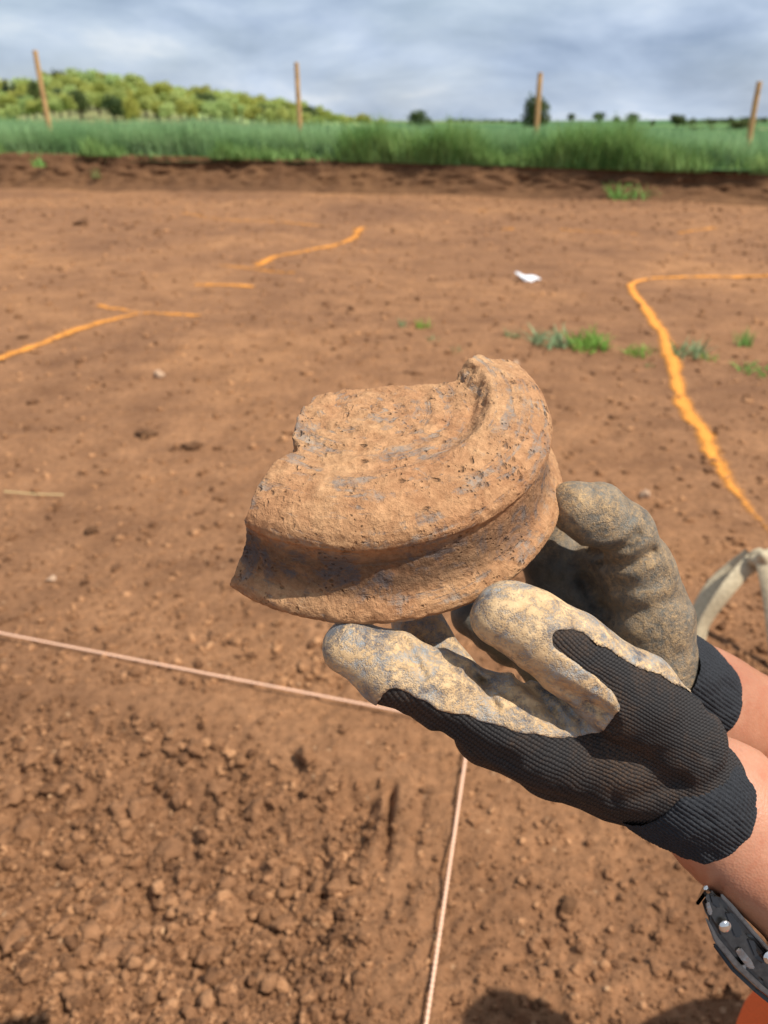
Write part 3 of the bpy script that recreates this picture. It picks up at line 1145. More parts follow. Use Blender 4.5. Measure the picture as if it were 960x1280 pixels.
g = random.Random(21)
done = []
dug = []
tries = 0
while len(done) < 120 and tries < 6000:
    tries += 1
    px, py = g.uniform(0, 470), g.uniform(925, 1275)
    q = gp(px, py)
    if inpit(q[0:1], q[1:2])[0] < 0.6:
        continue
    wpx = 10 + 22 * g.random() ** 3.0
    if any((px - a) ** 2 + (py - b) ** 2 < (0.5 * (wpx + c)) ** 2 for a, b, c in done):
        continue
    done.append((px, py, wpx))
    size = 'big' if wpx > 18 else 'small'
    where = 'beside the spade cut' if px > 380 else 'along the bottom edge' if py > 1180 else 'under the left string' if py < 1010 else 'at the left edge' if px < 130 else 'in its middle'
    dug.append(((size, where), px, clod(px, py, wpx, '%s crumbly clod in the dug corner, %s' % (size, where), 'clods in the dug corner')))
ordinals(dug, lambda n_, k: '%s %s clod from left in the dug corner, %s' % (n_, k[0], k[1]))
rside = []
for i in range(34):
    px, py = g.uniform(590, 930), g.uniform(1010, 1275)
    if px > 700 and py < 1080:
        continue
    where = 'close to the upright string' if px < 650 else 'along the bottom edge' if py > 1190 else 'below the near hand' if px < 790 else 'beside the watch'
    rside.append((where, px, clod(px, py, 10 + 9 * g.random(), 'small brown clod on the ground %s' % where, 'clods right of the string')))
ordinals(rside, lambda n_, k: '%s small clod from left beyond the string, %s' % (n_, k))
clod(140, 1196, 30, 'largest pale round clod near the bottom left corner')
clod(168, 1200, 20, 'pale round clod touching the largest clod at bottom left')
clod(710, 1136, 24, 'dark lone clod right of the upright string', mat=M_top, flat=0.45)
for px, py, wp, lab in [(240, 556, 19, 'dark clod left of the pot, rightmost of a close pair'), (183, 540, 18, 'dark clod left of the pot, leftmost of a close pair'),
                        (113, 668, 20, 'dark flat clod left of the pot above the string'), (28, 419, 10, 'small dark clod just under the left orange line'),
                        (100, 280, 13, 'small dark clod on the scraped soil at upper left'), (822, 690, 22, 'dark flat clod beyond the far thumb')]:
    clod(px, py, wp, lab, mat=M_top, flat=0.5)
clod(804, 623, 15, 'pale pinkish stone on the soil above the far thumb', mat=M_stone, nm='stone', cat='stone')
clod(200, 467, 15, 'pale stone left of the pot below the orange line', mat=M_stone, nm='stone', cat='stone')
clod(643, 462, 12, 'pale stone just right of the pot rim', mat=M_stone, nm='stone', cat='stone')
clod(64, 724, 9, 'small bright stone above the string near the left edge', mat=M_stone, nm='stone', cat='stone')


# ------------------------------------------------------------------ spray painted lines
def smooth_path(pts, n):
    pts = np.array(pts, float)
    t = np.r_[0, np.cumsum(np.linalg.norm(np.diff(pts, axis=0), axis=1))]
    k = np.interp(np.linspace(0, t[-1], n), t, np.arange(len(pts)))
    out = []
    for u in k:
        i = min(int(u), len(pts) - 2)
        f = u - i
        p0, p1, p2, p3 = pts[max(i - 1, 0)], pts[i], pts[i + 1], pts[min(i + 2, len(pts) - 1)]
        out.append(0.5 * (2 * p1 + (p2 - p0) * f + (2 * p0 - 5 * p1 + 4 * p2 - p3) * f ** 2 + (3 * p1 - p0 - 3 * p2 + p3) * f ** 3))
    return np.array(out)


def spray(pix, wid, cover, label, ends=(1, 1)):
    G = np.array([gp(*p) for p in pix])
    L = np.linalg.norm(np.diff(G, axis=0), axis=1).sum()
    n = max(20, int(L / 0.03))
    C = smooth_path(G, n)
    T = np.gradient(C, axis=0)
    T /= np.linalg.norm(T, axis=1)[:, None] + 1e-9
    N = np.c_[-T[:, 1], T[:, 0]]
    s = np.linspace(0, L, n)
    jit = fbm(np.c_[s, s * 0 + L], 5, 3)
    w_ = 1.45 * wid * (1 + 0.40 * jit)
    C = C + N * (0.012 * fbm(np.c_[s, s * 0 + 5 * L], 4, 2))[:, None]
    q = np.linspace(0, 1, n)
    cov = np.interp(q, [0, 0.12, 0.85, 1], [ends[0], 1, 1, ends[1]]) * cover
    rows, uv = [], []
    K = 9
    for k in range(K):
        a = -1 + 2 * k / (K - 1)
        P = C + N * (w_ * a)[:, None]
        rows.append(np.c_[P, ground_h(P[:, 0], P[:, 1]) + 0.005])
        uv.append(np.c_[cov, np.full(n, a)])
    V = np.concatenate(rows)
    UV = np.concatenate(uv)
    idx = np.arange(K * n).reshape(K, n)
    F = np.stack([idx[:-1, :-1], idx[:-1, 1:], idx[1:, 1:], idx[1:, :-1]], -1).reshape(-1, 4)
    o = link('spray_line', mesh_np('spray_line', V, F[:, ::-1], uv=UV), M_paint)
    return tag(o, label, 'paint line', 'orange spray lines on the soil')


spray([(-60, 469), (0, 447), (60, 425), (110, 408), (155, 395), (178, 390)], 0.030, 1.12, 'orange sprayed line running in from the left edge', (1, .9))
spray([(124, 381), (160, 387), (200, 392), (250, 395)], 0.030, 0.88, 'short orange sprayed stroke capping the left line')
spray([(244, 356), (268, 357), (300, 359), (320, 361)], 0.045, 1.05, 'short orange sprayed dash in front of the zigzag line')
spray([(276, 334), (320, 339), (368, 344)], 0.045, 0.80, 'faint orange sprayed stroke under the zigzag line')
spray([(323, 334), (345, 322), (380, 315), (420, 305), (442, 298), (451, 286)], 0.055, 1.0, 'orange sprayed zigzag line at upper left of the pot')
spray([(228, 267), (270, 273), (320, 277), (380, 282), (415, 285)], 0.055, 0.80, 'faint orange sprayed line farthest off at left', (1.9, .6))
spray([(1010, 342), (960, 343), (900, 344), (850, 346), (812, 348), (793, 354), (789, 364), (804, 385), (820, 405), (832, 430), (842, 460), (850, 495), (858, 520),
       (880, 555), (905, 595), (932, 632), (960, 664), (985, 690)], 0.026, 1.3, 'long orange sprayed line curving down the right side', (1, .35))
spray([(700, 288), (740, 290), (775, 289), (800, 291)], 0.06, 0.76, 'faint orange sprayed stroke near the bank at right')
spray([(850, 291), (868, 287), (895, 284)], 0.05, 0.85, 'small orange sprayed mark right of the faint far stroke')
spray([(598, 262), (603, 262), (609, 262)], 0.06, 0.9, 'small orange sprayed dot at the foot of the bank')
spray([(628, 288), (634, 288), (642, 288)], 0.06, 0.85, 'small orange sprayed dot above the white scrap')


# ------------------------------------------------------------------ weeds, litter, straw
def tuft(px, py, wpx, hpx, nb, mat, label, z=None, y=None, seed=1):
    if y is None:
        p = gp(px, py)
        base = np.array([p[0], p[1], float(ground_h(p[0:1], p[1:2])[0])])
    else:
        base = sky_pt(px, py, y)
    dist = np.linalg.norm(base - np.array([0, 0, CAMZ]))
    W, H = wpx / FPX * dist * 0.5, hpx / FPX * dist
    g = np.random.default_rng(int(px * 3 + py))
    a = g.random(nb) * 6.283
    rr = W * 0.85 * np.sqrt(g.random(nb))
    B = np.c_[rr * np.cos(a), rr * np.sin(a) * 1.2, np.zeros(nb) - 0.004]
    o = blades('weed_tuft', B, H * (0.45 + 0.6 * g.random(nb)), W * (0.3 + 0.6 * g.random(nb)), np.full(nb, max(0.008, W * 0.14)) * (0.6 + g.random(nb)), mat, 3, int(px))
    o.location = base
    return tag(o, label, 'weed', 'weeds on the bare soil')


for a in [(736, 436, 50, 22, 90, M_weed, 'largest green weed tuft in the middle of the weed row'),
          (690, 432, 52, 20, 60, M_weedp, 'pale dry looking weed tuft left of the largest tuft'),
          (640, 424, 22, 10, 30, M_weedp, 'small pale weed at the left end of the weed row'),
          (528, 412, 22, 12, 30, M_weed, 'green weed above the pot, right of a close pair'),
          (504, 410, 14, 11, 20, M_weedp, 'pale weed above the pot, left of a close pair'),
          (542, 428, 16, 8, 18, M_weedp, 'tiny pale weed just above the pot rim'),
          (570, 441, 14, 8, 14, M_weedp, 'tiny pale weed above the broken peak of the pot'),
          (800, 446, 34, 12, 45, M_weed, 'low green weed left of the long orange line'),
          (860, 446, 44, 20, 50, M_weedp, 'spiky pale weed just right of the long orange line'),
          (886, 452, 20, 8, 22, M_weed, 'low weed between the spiky weed and the right edge'),
          (929, 434, 20, 20, 40, M_weed, 'upright bright weed near the right edge'),
          (938, 466, 40, 10, 40, M_weed, 'flat green weed below the upright weed at the right'),
          (812, 460, 12, 6, 12, M_weedp, 'tiny weed below the low weed row')]:
    tuft(*a[:2], a[2] * 1.15, a[3] * 1.15, int(a[4] * 0.9), *a[5:])


def bank_tuft(px, py, wpx, hpx, nb, mat, label):
    y = 12.0
    for _ in range(8):
        xx = sky_pt(px, py, y)[0]
        y = bank_y(xx) + 0.05
    tuft(px, py, wpx, hpx, nb, mat, label, y=y)


bank_tuft(784, 254, 48, 24, 110, M_weed, 'bright green weed clump growing out of the bank')
bank_tuft(817, 249, 14, 10, 25, M_weed, 'small green weed on the bank beside the bright clump')
bank_tuft(48, 208, 18, 12, 30, M_weed, 'small green weed high on the bank below the first post')
bank_tuft(121, 222, 16, 12, 26, M_weedp, 'small pale weed halfway down the bank at left')
bank_tuft(68, 249, 22, 8, 26, M_weedp, 'small pale weed at the foot of the bank at left')

# crumpled white scrap
p = gp(659, 350)
v, f = ico[3]
v = v.copy()
nz = fbm(v, 1.6, 4, 0.65)
v = v * (1 + 0.55 * nz)[:, None]
v[:, 2] = np.abs(v[:, 2]) * 0.55
v[:, 2] += np.clip(-v[:, 0] - 0.35, 0, 1) * 1.1
v *= np.array([0.075, 0.055, 0.05])
o = link('litter_scrap', mesh_np('litter_scrap', v, f, smooth=False), M_paper)
o.location = (p[0], p[1], float(ground_h(p[0:1], p[1:2])[0]) + 0.004)
tag(o, 'crumpled white scrap lying on the bare soil', 'litter')


def tube(path, r, sides=8, cap=True):
    P = np.asarray(path, float)
    T = np.gradient(P, axis=0)
    T /= np.linalg.norm(T, axis=1)[:, None]
    up = np.array([0.13, 0.2, 0.97])
    A = np.cross(T, up)
    A /= np.linalg.norm(A, axis=1)[:, None]
    B = np.cross(A, T)
    rr = np.broadcast_to(np.asarray(r, float), (len(P),))
    V = []
    for k in range(sides):
        a = 2 * math.pi * k / sides
        V.append(P + (A * math.cos(a) + B * math.sin(a)) * rr[:, None])
    V = np.stack(V, 1).reshape(-1, 3)
    F = []
    for i in range(len(P) - 1):
        for k in range(sides):
            k2 = (k + 1) % sides
            F.append((i * sides + k, i * sides + k2, (i + 1) * sides + k2, (i + 1) * sides + k))
    return V, np.array(F)


# two taut string lines meeting at a steel pin behind the near hand
SZ = 0.022
corner = np.array([*gp(588, 906, SZ), SZ])
aL = np.array([*gp(-420, 706, SZ), SZ])
aB = np.array([*gp(497, 1520, SZ), SZ])


def string(a, b, label):
    n = 60
    q = np.linspace(0, 1, n)[:, None]
    P = a + (b - a) * q
    P[:, 2] -= 0.004 * np.sin(np.pi * q[:, 0])
    # two twisted strands
    V0, F0 = [], []
    L = np.linalg.norm(b - a)
    n2 = int(L / 0.0035)
    q = np.linspace(0, 1, n2)
    C = a + (b - a) * q[:, None]
    C[:, 2] -= 0.004 * np.sin(np.pi * q)
    d = (b - a) / L
    s = np.cross(d, (0, 0, 1))
    s /= np.linalg.norm(s)
    u = np.cross(s, d)
    ph = q * L / 0.016 * 2 * math.pi
    vs, fs = [], []
    o = 0
    for k in range(2):
        X = C + (s * np.cos(ph + k * math.pi)[:, None] + u * np.sin(ph + k * math.pi)[:, None]) * 0.0010
        V, F = tube(X, 0.0015, 6)
        vs.append(V)
        fs.append(F + o)
        o += len(V)
    ob = link('string_line', mesh_np('string_line', np.concatenate(vs), np.concatenate(fs)), M_string)
    return tag(ob, label, 'string', 'string lines marking the dig')


string(aL, corner, 'pink string stretched across the soil from the left edge')
string(corner, aB, 'pink string running straight down to the bottom edge')
V, F = tube(np.array([[0, 0, -0.12], [0, 0, 0.0], [0, 0, SZ + 0.012]]), [0.003, 0.003, 0.003], 10)
Vh, Fh = tube(np.array([[0, 0, SZ + 0.010], [0, 0, SZ + 0.0125], [0, 0, SZ + 0.015]]), [0.007, 0.007, 0.004], 10)
pin = link('steel_pin', mesh_np('steel_pin', np.concatenate([V, Vh]), np.concatenate([F, Fh + len(V)])), M_peg)
pin.location = (corner[0], corner[1], 0.0)
tag(pin, 'steel pin holding the string corner behind the hand', 'pin')

# straw
p = gp(45, 621)
V, F = tube(np.array([[-0.10, 0.015, 0.012], [0, 0, 0.010], [0.09, -0.012, 0.014]]), 0.0022, 6)
o = link('straw_stalk', mesh_np('straw_stalk', V, F), M_straw)
o.location = (p[0], p[1], float(ground_h(p[0:1], p[1:2])[0]) + 0.004)
tag(o, 'dry straw stalk lying on the soil at the left edge', 'straw')


# ------------------------------------------------------------------ cream strap loop (right edge)
def ribbon(path, normal, width, thick):
    """flat band with rounded rims; normal: per point face direction"""
    P = np.asarray(path, float)
    T = np.gradient(P, axis=0)
    T /= np.linalg.norm(T, axis=1)[:, None]
    N = np.asarray(normal, float)
    N = N - (N * T).sum(1)[:, None] * T
    N /= np.linalg.norm(N, axis=1)[:, None]
    S = np.cross(T, N)
    sec = [(-1, 0), (-0.92, 0.5), (0, 0.62), (0.92, 0.5), (1, 0), (0.92, -0.5), (0, -0.4), (-0.92, -0.5)]
    V = np.stack([P + S * (a * width * 0.5) + N * (b * thick) for a, b in sec], 1).reshape(-1, 3)
    m = len(sec)
    F = []
    for i in range(len(P) - 1):
        for k in range(m):
            k2 = (k + 1) % m
            F.append((i * m + k, i * m + k2, (i + 1) * m + k2, (i + 1) * m + k))
    return V, np.array(F)


SD = 1.60
loopL = smooth_path([cw(868, 815, SD + .03), cw(880, 780, SD + .02), cw(905, 742, SD), cw(930, 712, SD), cw(946, 697, SD), cw(954, 694, SD)], 40)
loopR = smooth_path([cw(944, 700, SD - .01), cw(951, 696, SD - .02), cw(958, 712, SD - .03), cw(967, 760, SD - .04), cw(973, 815, SD - .05), cw(976, 850, SD - .06)], 40)
loopB = smooth_path([cw(866, 812, SD + .05), cw(874, 775, SD + .06), cw(893, 740, SD + .06), cw(918, 716, SD + .05), cw(942, 698, SD + .02)], 30)
se = empty('strap_loop', (cw(905, 815, SD)[0], cw(905, 815, SD)[1], 0.0), 'cream webbing strap loop standing on the soil behind the wrists', 'strap')
off = np.array(se.location)
for nm, pth, w_, nrm in (('strap', loopL, 0.034, lambda q: np.c_[0.6 - 0.5 * q, -0.8 + 0 * q, 0.5 + 0.4 * q]),
                         ('strap', loopR, 0.036, lambda q: np.c_[-0.2 - 0.4 * q, -0.9 + 0 * q, 0.4 - 0.2 * q]),
                         ('strap', loopB, 0.050, lambda q: np.c_[-0.75 + 0.2 * q, -0.6 + 0 * q, 0.1 + 0 * q])):
    q = np.linspace(0, 1, len(pth))
    V, F = ribbon(pth - off, nrm(q), w_, 0.004)
    link(nm, mesh_np('strap', V, F), M_strap, se)
f = Field(cw(950, 697, SD - .01) - 0.06, cw(950, 697, SD - .01) + 0.06, 0.004)
c = cw(951, 697, SD - .015)
f.chain([(c + [-.012, 0, -.006], .013), (c + [.014, -.004, .008], .014)], 0.008)
f.chain([(c + [-.004, -.012, .012], .009), (c + [.012, -.012, -.014], .010)], 0.004)
V, F = f.mesh()
link('knot', mesh_np('knot', V - off, F), M_strap, se)

# ------------------------------------------------------------------ pottery fragment
TH, PHI = 0.7299, -0.0615
PN = np.array([math.sin(PHI) * math.cos(TH), -math.cos(PHI) * math.cos(TH), -math.sin(TH)])
PC = np.array([(466.0 - 480) / FPX, (599.1 - 640) / FPX, 1.0]) * 0.335
E1 = np.array([1.0, 0, 0]) - PN * PN[0]
E1 /= np.linalg.norm(E1)
EY = np.cross(PN, E1)                       # away from the viewer
PROFILE = [(80.0, -2.0), (81.0, 0.5), (80.4, 2.8), (78.4, 5.2), (75.6, 7.8), (74.0, 11.5), (72.9, 16.5), (72.3, 21.5), (72.2, 25.2), (72.8, 27.8), (74.0, 29.8),
           (73.7, 32.2), (72.2, 35.0), (68.0, 38.4), (61.2, 41.1), (54.0, 42.7), (50.2, 42.8), (48.6, 42.6), (47.4, 41.9), (45.6, 41.2), (41.0, 40.7), (33.0, 40.3),
           (20.0, 40.0), (-2.0, 40.0), (-2.0, 27.0), (38.0, 27.5), (52.0, 31.0), (61.0, 26.0), (63.0, 16.0), (67.0, 5.0), (73.5, -2.0)]
CUT = [(-55, -82), (-46.0, -65.0), (-42.2, -57.8), (-39.6, -52.0), (-36.0, -45.0), (-32.3, -38.0), (-28.5, -33.5), (-24.8, -31.0), (-25.6, -26.5), (-28.2, -22.0), (-27.8, -12.0), (-25.5, 0.0), (-23.2, 12.3),
       (-16.0, 14.5), (-8.0, 15.6), (6.5, 17.5), (23.0, 16.9), (34.0, 18.2), (38.7, 21.5), (43.5, 27.5), (48.0, 31.5), (53.0, 29.0), (62.0, 34.0), (95.0, 44.0), (110, -110), (-55, -110)]


def build_pot():
    res = 0.62
    fx = Field((-56, -86, -5), (86, 42, 48), res)
    X, Y, Z = np.meshgrid(*[a.astype(np.float32) for a in fx.ax], indexing='ij')
    rr = np.sqrt(X * X + Y * Y)
    ph_ = np.degrees(np.arctan2(-Y, X))
    sm = lambda q: q * q * (3 - 2 * q)
    swell = sm(np.clip((85 - ph_) / 75, 0, 1)).astype(np.float32)           # the foot ring survives higher on the right
    Zw = Z - swell * (0.7 * np.exp(-((rr - 49.5) / 3.5) ** 2) - 3.4 * sm(np.clip((49.5 - rr) / 8.0, 0, 1))) * (Z > 30)
    d = poly_sd(rr, Zw, PROFILE).astype(np.float32)
    band = np.abs(d) < 6
    P = np.c_[X[band], Y[band], Z[band]]
    a = np.arctan2(P[:, 1], P[:, 0])
    r_ = rr[band]
    dd_ = d[band]
    dd_ += 0.32 * fbm(P, 1 / 14.0, 3) + 0.24 * fbm(P, 1 / 2.4, 2)
    # throwing grooves on the inner disc
    inner = np.clip((47 - r_) / 6, 0, 1) * (P[:, 2] > 30)
    dd_ += inner * (0.35 * np.sin(r_ * 0.62 + 0.6 * fbm(P, 1 / 20., 2)) + 0.55 * fbm(P, 1 / 6.0, 4, 0.62))
    wall = np.exp(-((r_ - 45) / 4.0) ** 2) * swell[band] * (P[:, 2] > 30)
    dd_ += wall * 1.1 * fbm(P + 21, 1 / 3.6, 3, 0.65)
    # chipped patches
    dd_ += 1.2 * np.clip(fbm(P + 50, 1 / 11.0, 2) - 0.62, 0, 1)
    d[band] = dd_
    cut = poly_sd(X + 0.28 * np.clip(30 - Z, 0, 32) * (Y < -20), Y, CUT).astype(np.float32)
    b2 = np.abs(cut) < 5
    P2 = np.c_[X[b2], Y[b2], Z[b2]]
    cut[b2] += 1.0 * fbm(P2, 1 / 8.0, 4, 0.65) + 0.35 * fbm(P2, 1 / 1.6, 1) + (P2[:, 2] - 30) * 0.04
    d = smax(d, cut, 0.8)
    V, F = surface_nets(d, fx.lo, res)
    me = mesh_np('pottery_fragment', V * 0.001, F)
    r_ = np.hypot(V[:, 0], V[:, 1])
    ang = np.arctan2(V[:, 1], V[:, 0])
    at = me.attributes.new('ring', 'FLOAT_VECTOR', 'POINT')
    at.data.foreach_set('vector', (np.c_[ang * 60, V[:, 2], r_] * 0.001).astype(np.float32).ravel())
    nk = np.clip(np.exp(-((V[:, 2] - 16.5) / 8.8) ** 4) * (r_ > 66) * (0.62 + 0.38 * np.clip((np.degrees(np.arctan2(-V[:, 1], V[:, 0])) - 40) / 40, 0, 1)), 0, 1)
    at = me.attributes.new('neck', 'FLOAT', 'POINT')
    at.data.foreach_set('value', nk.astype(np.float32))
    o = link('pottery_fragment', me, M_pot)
    Cw = cam2world(PC[None])[0]
    rot = lambda v: cam2world(v[None])[0] - np.array([0, 0, CAMZ])
    ex, ey, ez = rot(E1), rot(EY), rot(PN)
    o.matrix_world = Matrix(((ex[0], ey[0], ez[0], Cw[0]), (ex[1], ey[1], ez[1], Cw[1]), (ex[2], ey[2], ez[2], Cw[2]), (0, 0, 0, 1)))
    return tag(o, 'broken ribbed pottery vessel fragment crusted with tan soil, held in gloved hands', 'pottery')


pot = build_pot()


# ------------------------------------------------------------------ the person holding it
PERSON = np.array([0.66, 0.24, 0.0])
person = empty('person', tuple(PERSON), 'crouching person in black work gloves and orange trousers holding up the pottery', 'person')


def H(px, py, d):
    return np.array([(px - 480) / FPX * d, (py - 640) / FPX * d, d])


def proj(P):
    return 480 + FPX * P[:, 0] / P[:, 2], 640 + FPX * P[:, 1] / P[:, 2]


def crease(f, polylines, band=0.010):
    """press folds into the glove: (points, depth, width, zmax) in measured pixels"""
    idx, P = f.near(band)
    px, py = proj(P)
    add = np.zeros(len(P))
    for pts, dep, wd, zr in polylines:
        dl = line_sd(px, py, pts) * P[:, 2] / FPX
        sel = (P[:, 2] > zr[0]) & (P[:, 2] < zr[1])
        add += sel * (dep * np.exp(-(dl / wd) ** 2) - 0.30 * dep * np.exp(-((dl - 2.0 * wd) / (1.1 * wd)) ** 2))
    f.d[idx] += add.astype(np.float32)


def rumple(f, amp, sc, octv=3, band=0.008):
    idx, P = f.near(band)
    f.d[idx] += (amp * fbm(P, sc, octv)).astype(np.float32)


def glove_mesh(name, V, F, mat, parent, off, uv=None):
    return link(name, mesh_np(name, cam2world(V) - off, F, uv=uv), mat, parent)


# near hand = left hand, seen from its thumb side, palm up
fl = Field((-0.036, 0.018, 0.235), (0.160, 0.150, 0.372), 0.00092)
# hand body
fl.chain([(H(905, 1012, .318), .0150), (H(872, 985, .312), .0190), (H(838, 960, .305), .0222), (H(760, 938, .298), .0205), (H(672, 922, .290), .0165)], 0.010)
fl.chain([(H(900, 1020, .326), .0145), (H(866, 998, .323), .0185), (H(832, 980, .321), .0208), (H(770, 962, .322), .0195), (H(690, 946, .318), .0165)], 0.012)
fl.chain([(H(845, 978, .334), .0165), (H(780, 950, .342), .0165), (H(715, 935, .340), .0145)], 0.012)
# index, middle, ring, little
fl.chain([(H(678, 925, .290), .0165), (H(630, 900, .286), .0148), (H(552, 866, .282), .0124), (H(487, 834, .2805), .0117), (H(441, 809, .281), .0104)], 0.006, 0.006)
fl.chain([(H(690, 945, .312), .0155), (H(612, 915, .312), .0130), (H(560, 850, .311), .0112), (H(527, 795, .313), .0098), (H(517, 768, .316), .0092)], 0.005, 0.005)
fl.chain([(H(700, 950, .330), .0150), (H(635, 918, .334), .0125), (H(592, 900, .336), .0106), (H(606, 895, .348), .0092)], 0.005, 0.005)
fl.chain([(H(725, 940, .345), .0140), (H(675, 920, .352), .0115), (H(648, 912, .354), .0098), (H(662, 905, .362), .0088)], 0.005, 0.005)
# thumb and its root
fl.chain([(H(852, 928, .291), .0160), (H(788, 870, .279), .0156), (H(712, 815, .271), .0128), (H(668, 788, .2695), .0113), (H(629, 772, .2695), .0103)], 0.0030, 0.006)
fl.chain([(H(640, 766, .2700), .0100), (H(664, 777, .2695), .0096)], 0.004)
crease(fl, [([(588, 838), (605, 858), (620, 884)], .0020, .0015, (.2, .30)), ([(505, 800), (516, 822), (530, 846)], .0014, .0014, (.2, .30)),
            ([(648, 848), (668, 866), (690, 886), (702, 905)], .0017, .0016, (.2, .30)), ([(735, 880), (755, 893), (765, 905)], .0014, .0020, (.2, .31)),
            ([(700, 856), (735, 876), (762, 890)], .0014, .0016, (.2, .31)), ([(600, 850), (640, 872), (690, 890)], .0010, .0014, (.2, .30)), ([(540, 815), (575, 842), (610, 852)], .0010, .0014, (.2, .30)),
            
            ([(884, 885), (888, 915), (886, 945)], .0010, .0018, (.2, .32)),
            ([(770, 1000), (815, 990), (850, 975)], .0016, .0030, (.2, .33)), ([(560, 905), (600, 935), (640, 950)], .0012, .0026, (.2, .31)),
            ([(520, 890), (545, 905), (556, 925)], .0012, .0024, (.2, .31))])
rumple(fl, 0.0007, 75, 3)
KNIT = [(482, 866), (489, 862), (503, 863), (515, 868), (530, 876), (545, 886), (580, 894), (620, 907), (650, 915), (695, 922), (730, 920), (757, 915),
        (761, 903), (776, 886), (771, 872), (763, 860), (750, 848), (729, 835), (708, 816), (692, 805), (688, 796), (692, 789), (701, 787), (716, 789), (728, 793), (745, 808), (775, 821),
        (800, 834), (830, 848), (860, 862), (880, 872), (1000, 905), (1000, 1250), (380, 1250), (430, 930), (470, 878)]
X, Y, Z = np.meshgrid(*[a.astype(np.float32) for a in fl.ax], indexing='ij')
nearm = np.abs(fl.d) < 0.006
P = np.c_[X[nearm], Y[nearm], Z[nearm]]
px, py = proj(P)
sd = poly_sd(px, py, KNIT) * P[:, 2] / FPX + 0.0006 * fbm(P, 260, 2) + 0.0007 * fbm(P, 80, 2)
field = np.full(fl.d.shape, 0.02, np.float32)
field[nearm] = sd
coat = np.where(nearm, np.maximum(fl.d - 0.00075, -field), fl.d)
knit = np.where(nearm, np.maximum(fl.d, field - 0.004), np.maximum(fl.d, -0.003))
gl = empty('glove', (0, 0, 0))
gl.parent = person
gl['label'] = 'near black knit glove with pale soil smeared latex palm'
offp = PERSON
Vc, Fc = surface_nets(coat, fl.lo, fl.res)
glove_mesh('palm_coating', Vc, Fc, M_coatL, gl, offp)
Vk, Fk = surface_nets(knit, fl.lo, fl.res)
kx, ky = proj(Vk)
uu = ((kx - 750) * 0.83 + (ky - 950) * 0.55)
vv = (ky - 950) - 0.50 * (kx - 750) + 0.0016 * (kx - 750) * (ky - 950)
sc = Vk[:, 2] / FPX
glove_mesh('knit_back', Vk, Fk, M_knit, gl, offp, uv=np.c_[uu * 0.3 / FPX, vv * 0.88 * 0.3 / FPX])


def cuff(path, radii, squash, depth_dir, parent, ribs=70, name='cuff', seed=0):
    """knitted waffle cuff: real ribs round a bent tapered tube"""
    NS = 110
    C = smooth_path(path, NS)
    r = np.interp(np.linspace(0, 1, NS), np.linspace(0, 1, len(radii)), radii)
    T = np.gradient(C, axis=0)
    T /= np.linalg.norm(T, axis=1)[:, None]
    D = np.array(depth_dir, float)[None] - (T @ np.array(depth_dir, float))[:, None] * T
    D /= np.linalg.norm(D, axis=1)[:, None]
    S = np.cross(T, D)
    na = ribs * 5
    a = np.arange(na) / na * 2 * math.pi
    s = np.linspace(0, 1, NS)
    L = np.linalg.norm(np.diff(C, axis=0), axis=1).sum()
    rows = L / 0.0019
    A, Sg = np.meshgrid(a, s)
    pat = np.abs(np.sin(A * ribs * 0.5)) ** 0.6 * (0.35 + 0.65 * np.abs(np.sin(Sg * rows * math.pi)) ** 0.6)
    disp = 0.00060 * pat * np.clip((1 - Sg) / 0.14, 0.1, 1)
    wob = 0.0010 * fbm(np.c_[np.cos(A).ravel() * 2, np.sin(A).ravel() * 2, Sg.ravel() * 2.2 + seed], 1.3, 3).reshape(A.shape)
    rim = np.where(Sg > 0.965, -0.0022 * (Sg - 0.965) / 0.035, 0)
    RR = r[:, None] + disp + wob + rim
    V = C[:, None] + S[:, None] * (np.cos(A) * RR)[..., None] + D[:, None] * (np.sin(A) * RR * squash)[..., None]
    ins = C[-1][None] + (V[-1] - C[-1]) * 0.90
    ins2 = C[-12][None] + (V[-12] - C[-12]) * 0.88
    V = np.concatenate([V.reshape(-1, 3), ins, ins2])
    idx = np.arange(len(V)).reshape(-1, na)
    nx = np.roll(idx, -1, 1)
    F = np.stack([idx[:-1], nx[:-1], nx[1:], idx[1:]], -1).reshape(-1, 4)
    return link(name, mesh_np(name, cam2world(V) - offp, F), M_cuff, parent)


cuff([H(808, 958, .311), H(832, 972, .312), H(856, 988, .314), H(876, 1003, .317)], [.0236, .0252, .0240, .0228], 1.22, (0, 0, 1), gl, 92, seed=1)

# far hand = right hand, palm side towards us, fully dipped
fr = Field((0.025, -0.024, 0.280), (0.178, 0.105, 0.415), 0.00105)
fr.chain([(H(838, 852, .368), .0210), (H(790, 800, .368), .0215), (H(742, 765, .374), .0190)], 0.010)
fr.chain([(H(838, 868, .382), .0185), (H(790, 835, .386), .0185), (H(738, 815, .384), .0165)], 0.012)
# thumb: tip on the pot wall, knuckle bent, thick root
fr.chain([(H(818, 838, .357), .0200), (H(812, 775, .348), .0186), (H(799, 716, .338), .0146), (H(779, 664, .329), .0120), (H(747, 643, .322), .0125), (H(718, 634, .3185), .0110)], 0.006, 0.005)
# web of skin between thumb and index
fr.chain([(H(792, 752, .358), .0130), (H(755, 748, .368), .0120), (H(712, 748, .374), .0105)], 0.010, 0.008)
fr.chain([(H(770, 712, .360), .0090), (H(735, 722, .368), .0090), (H(705, 728, .372), .0090)], 0.010, 0.008)
fr.chain([(H(778, 700, .352), .0095), (H(748, 694, .362), .0095), (H(712, 696, .370), .0095)], 0.008, 0.008)
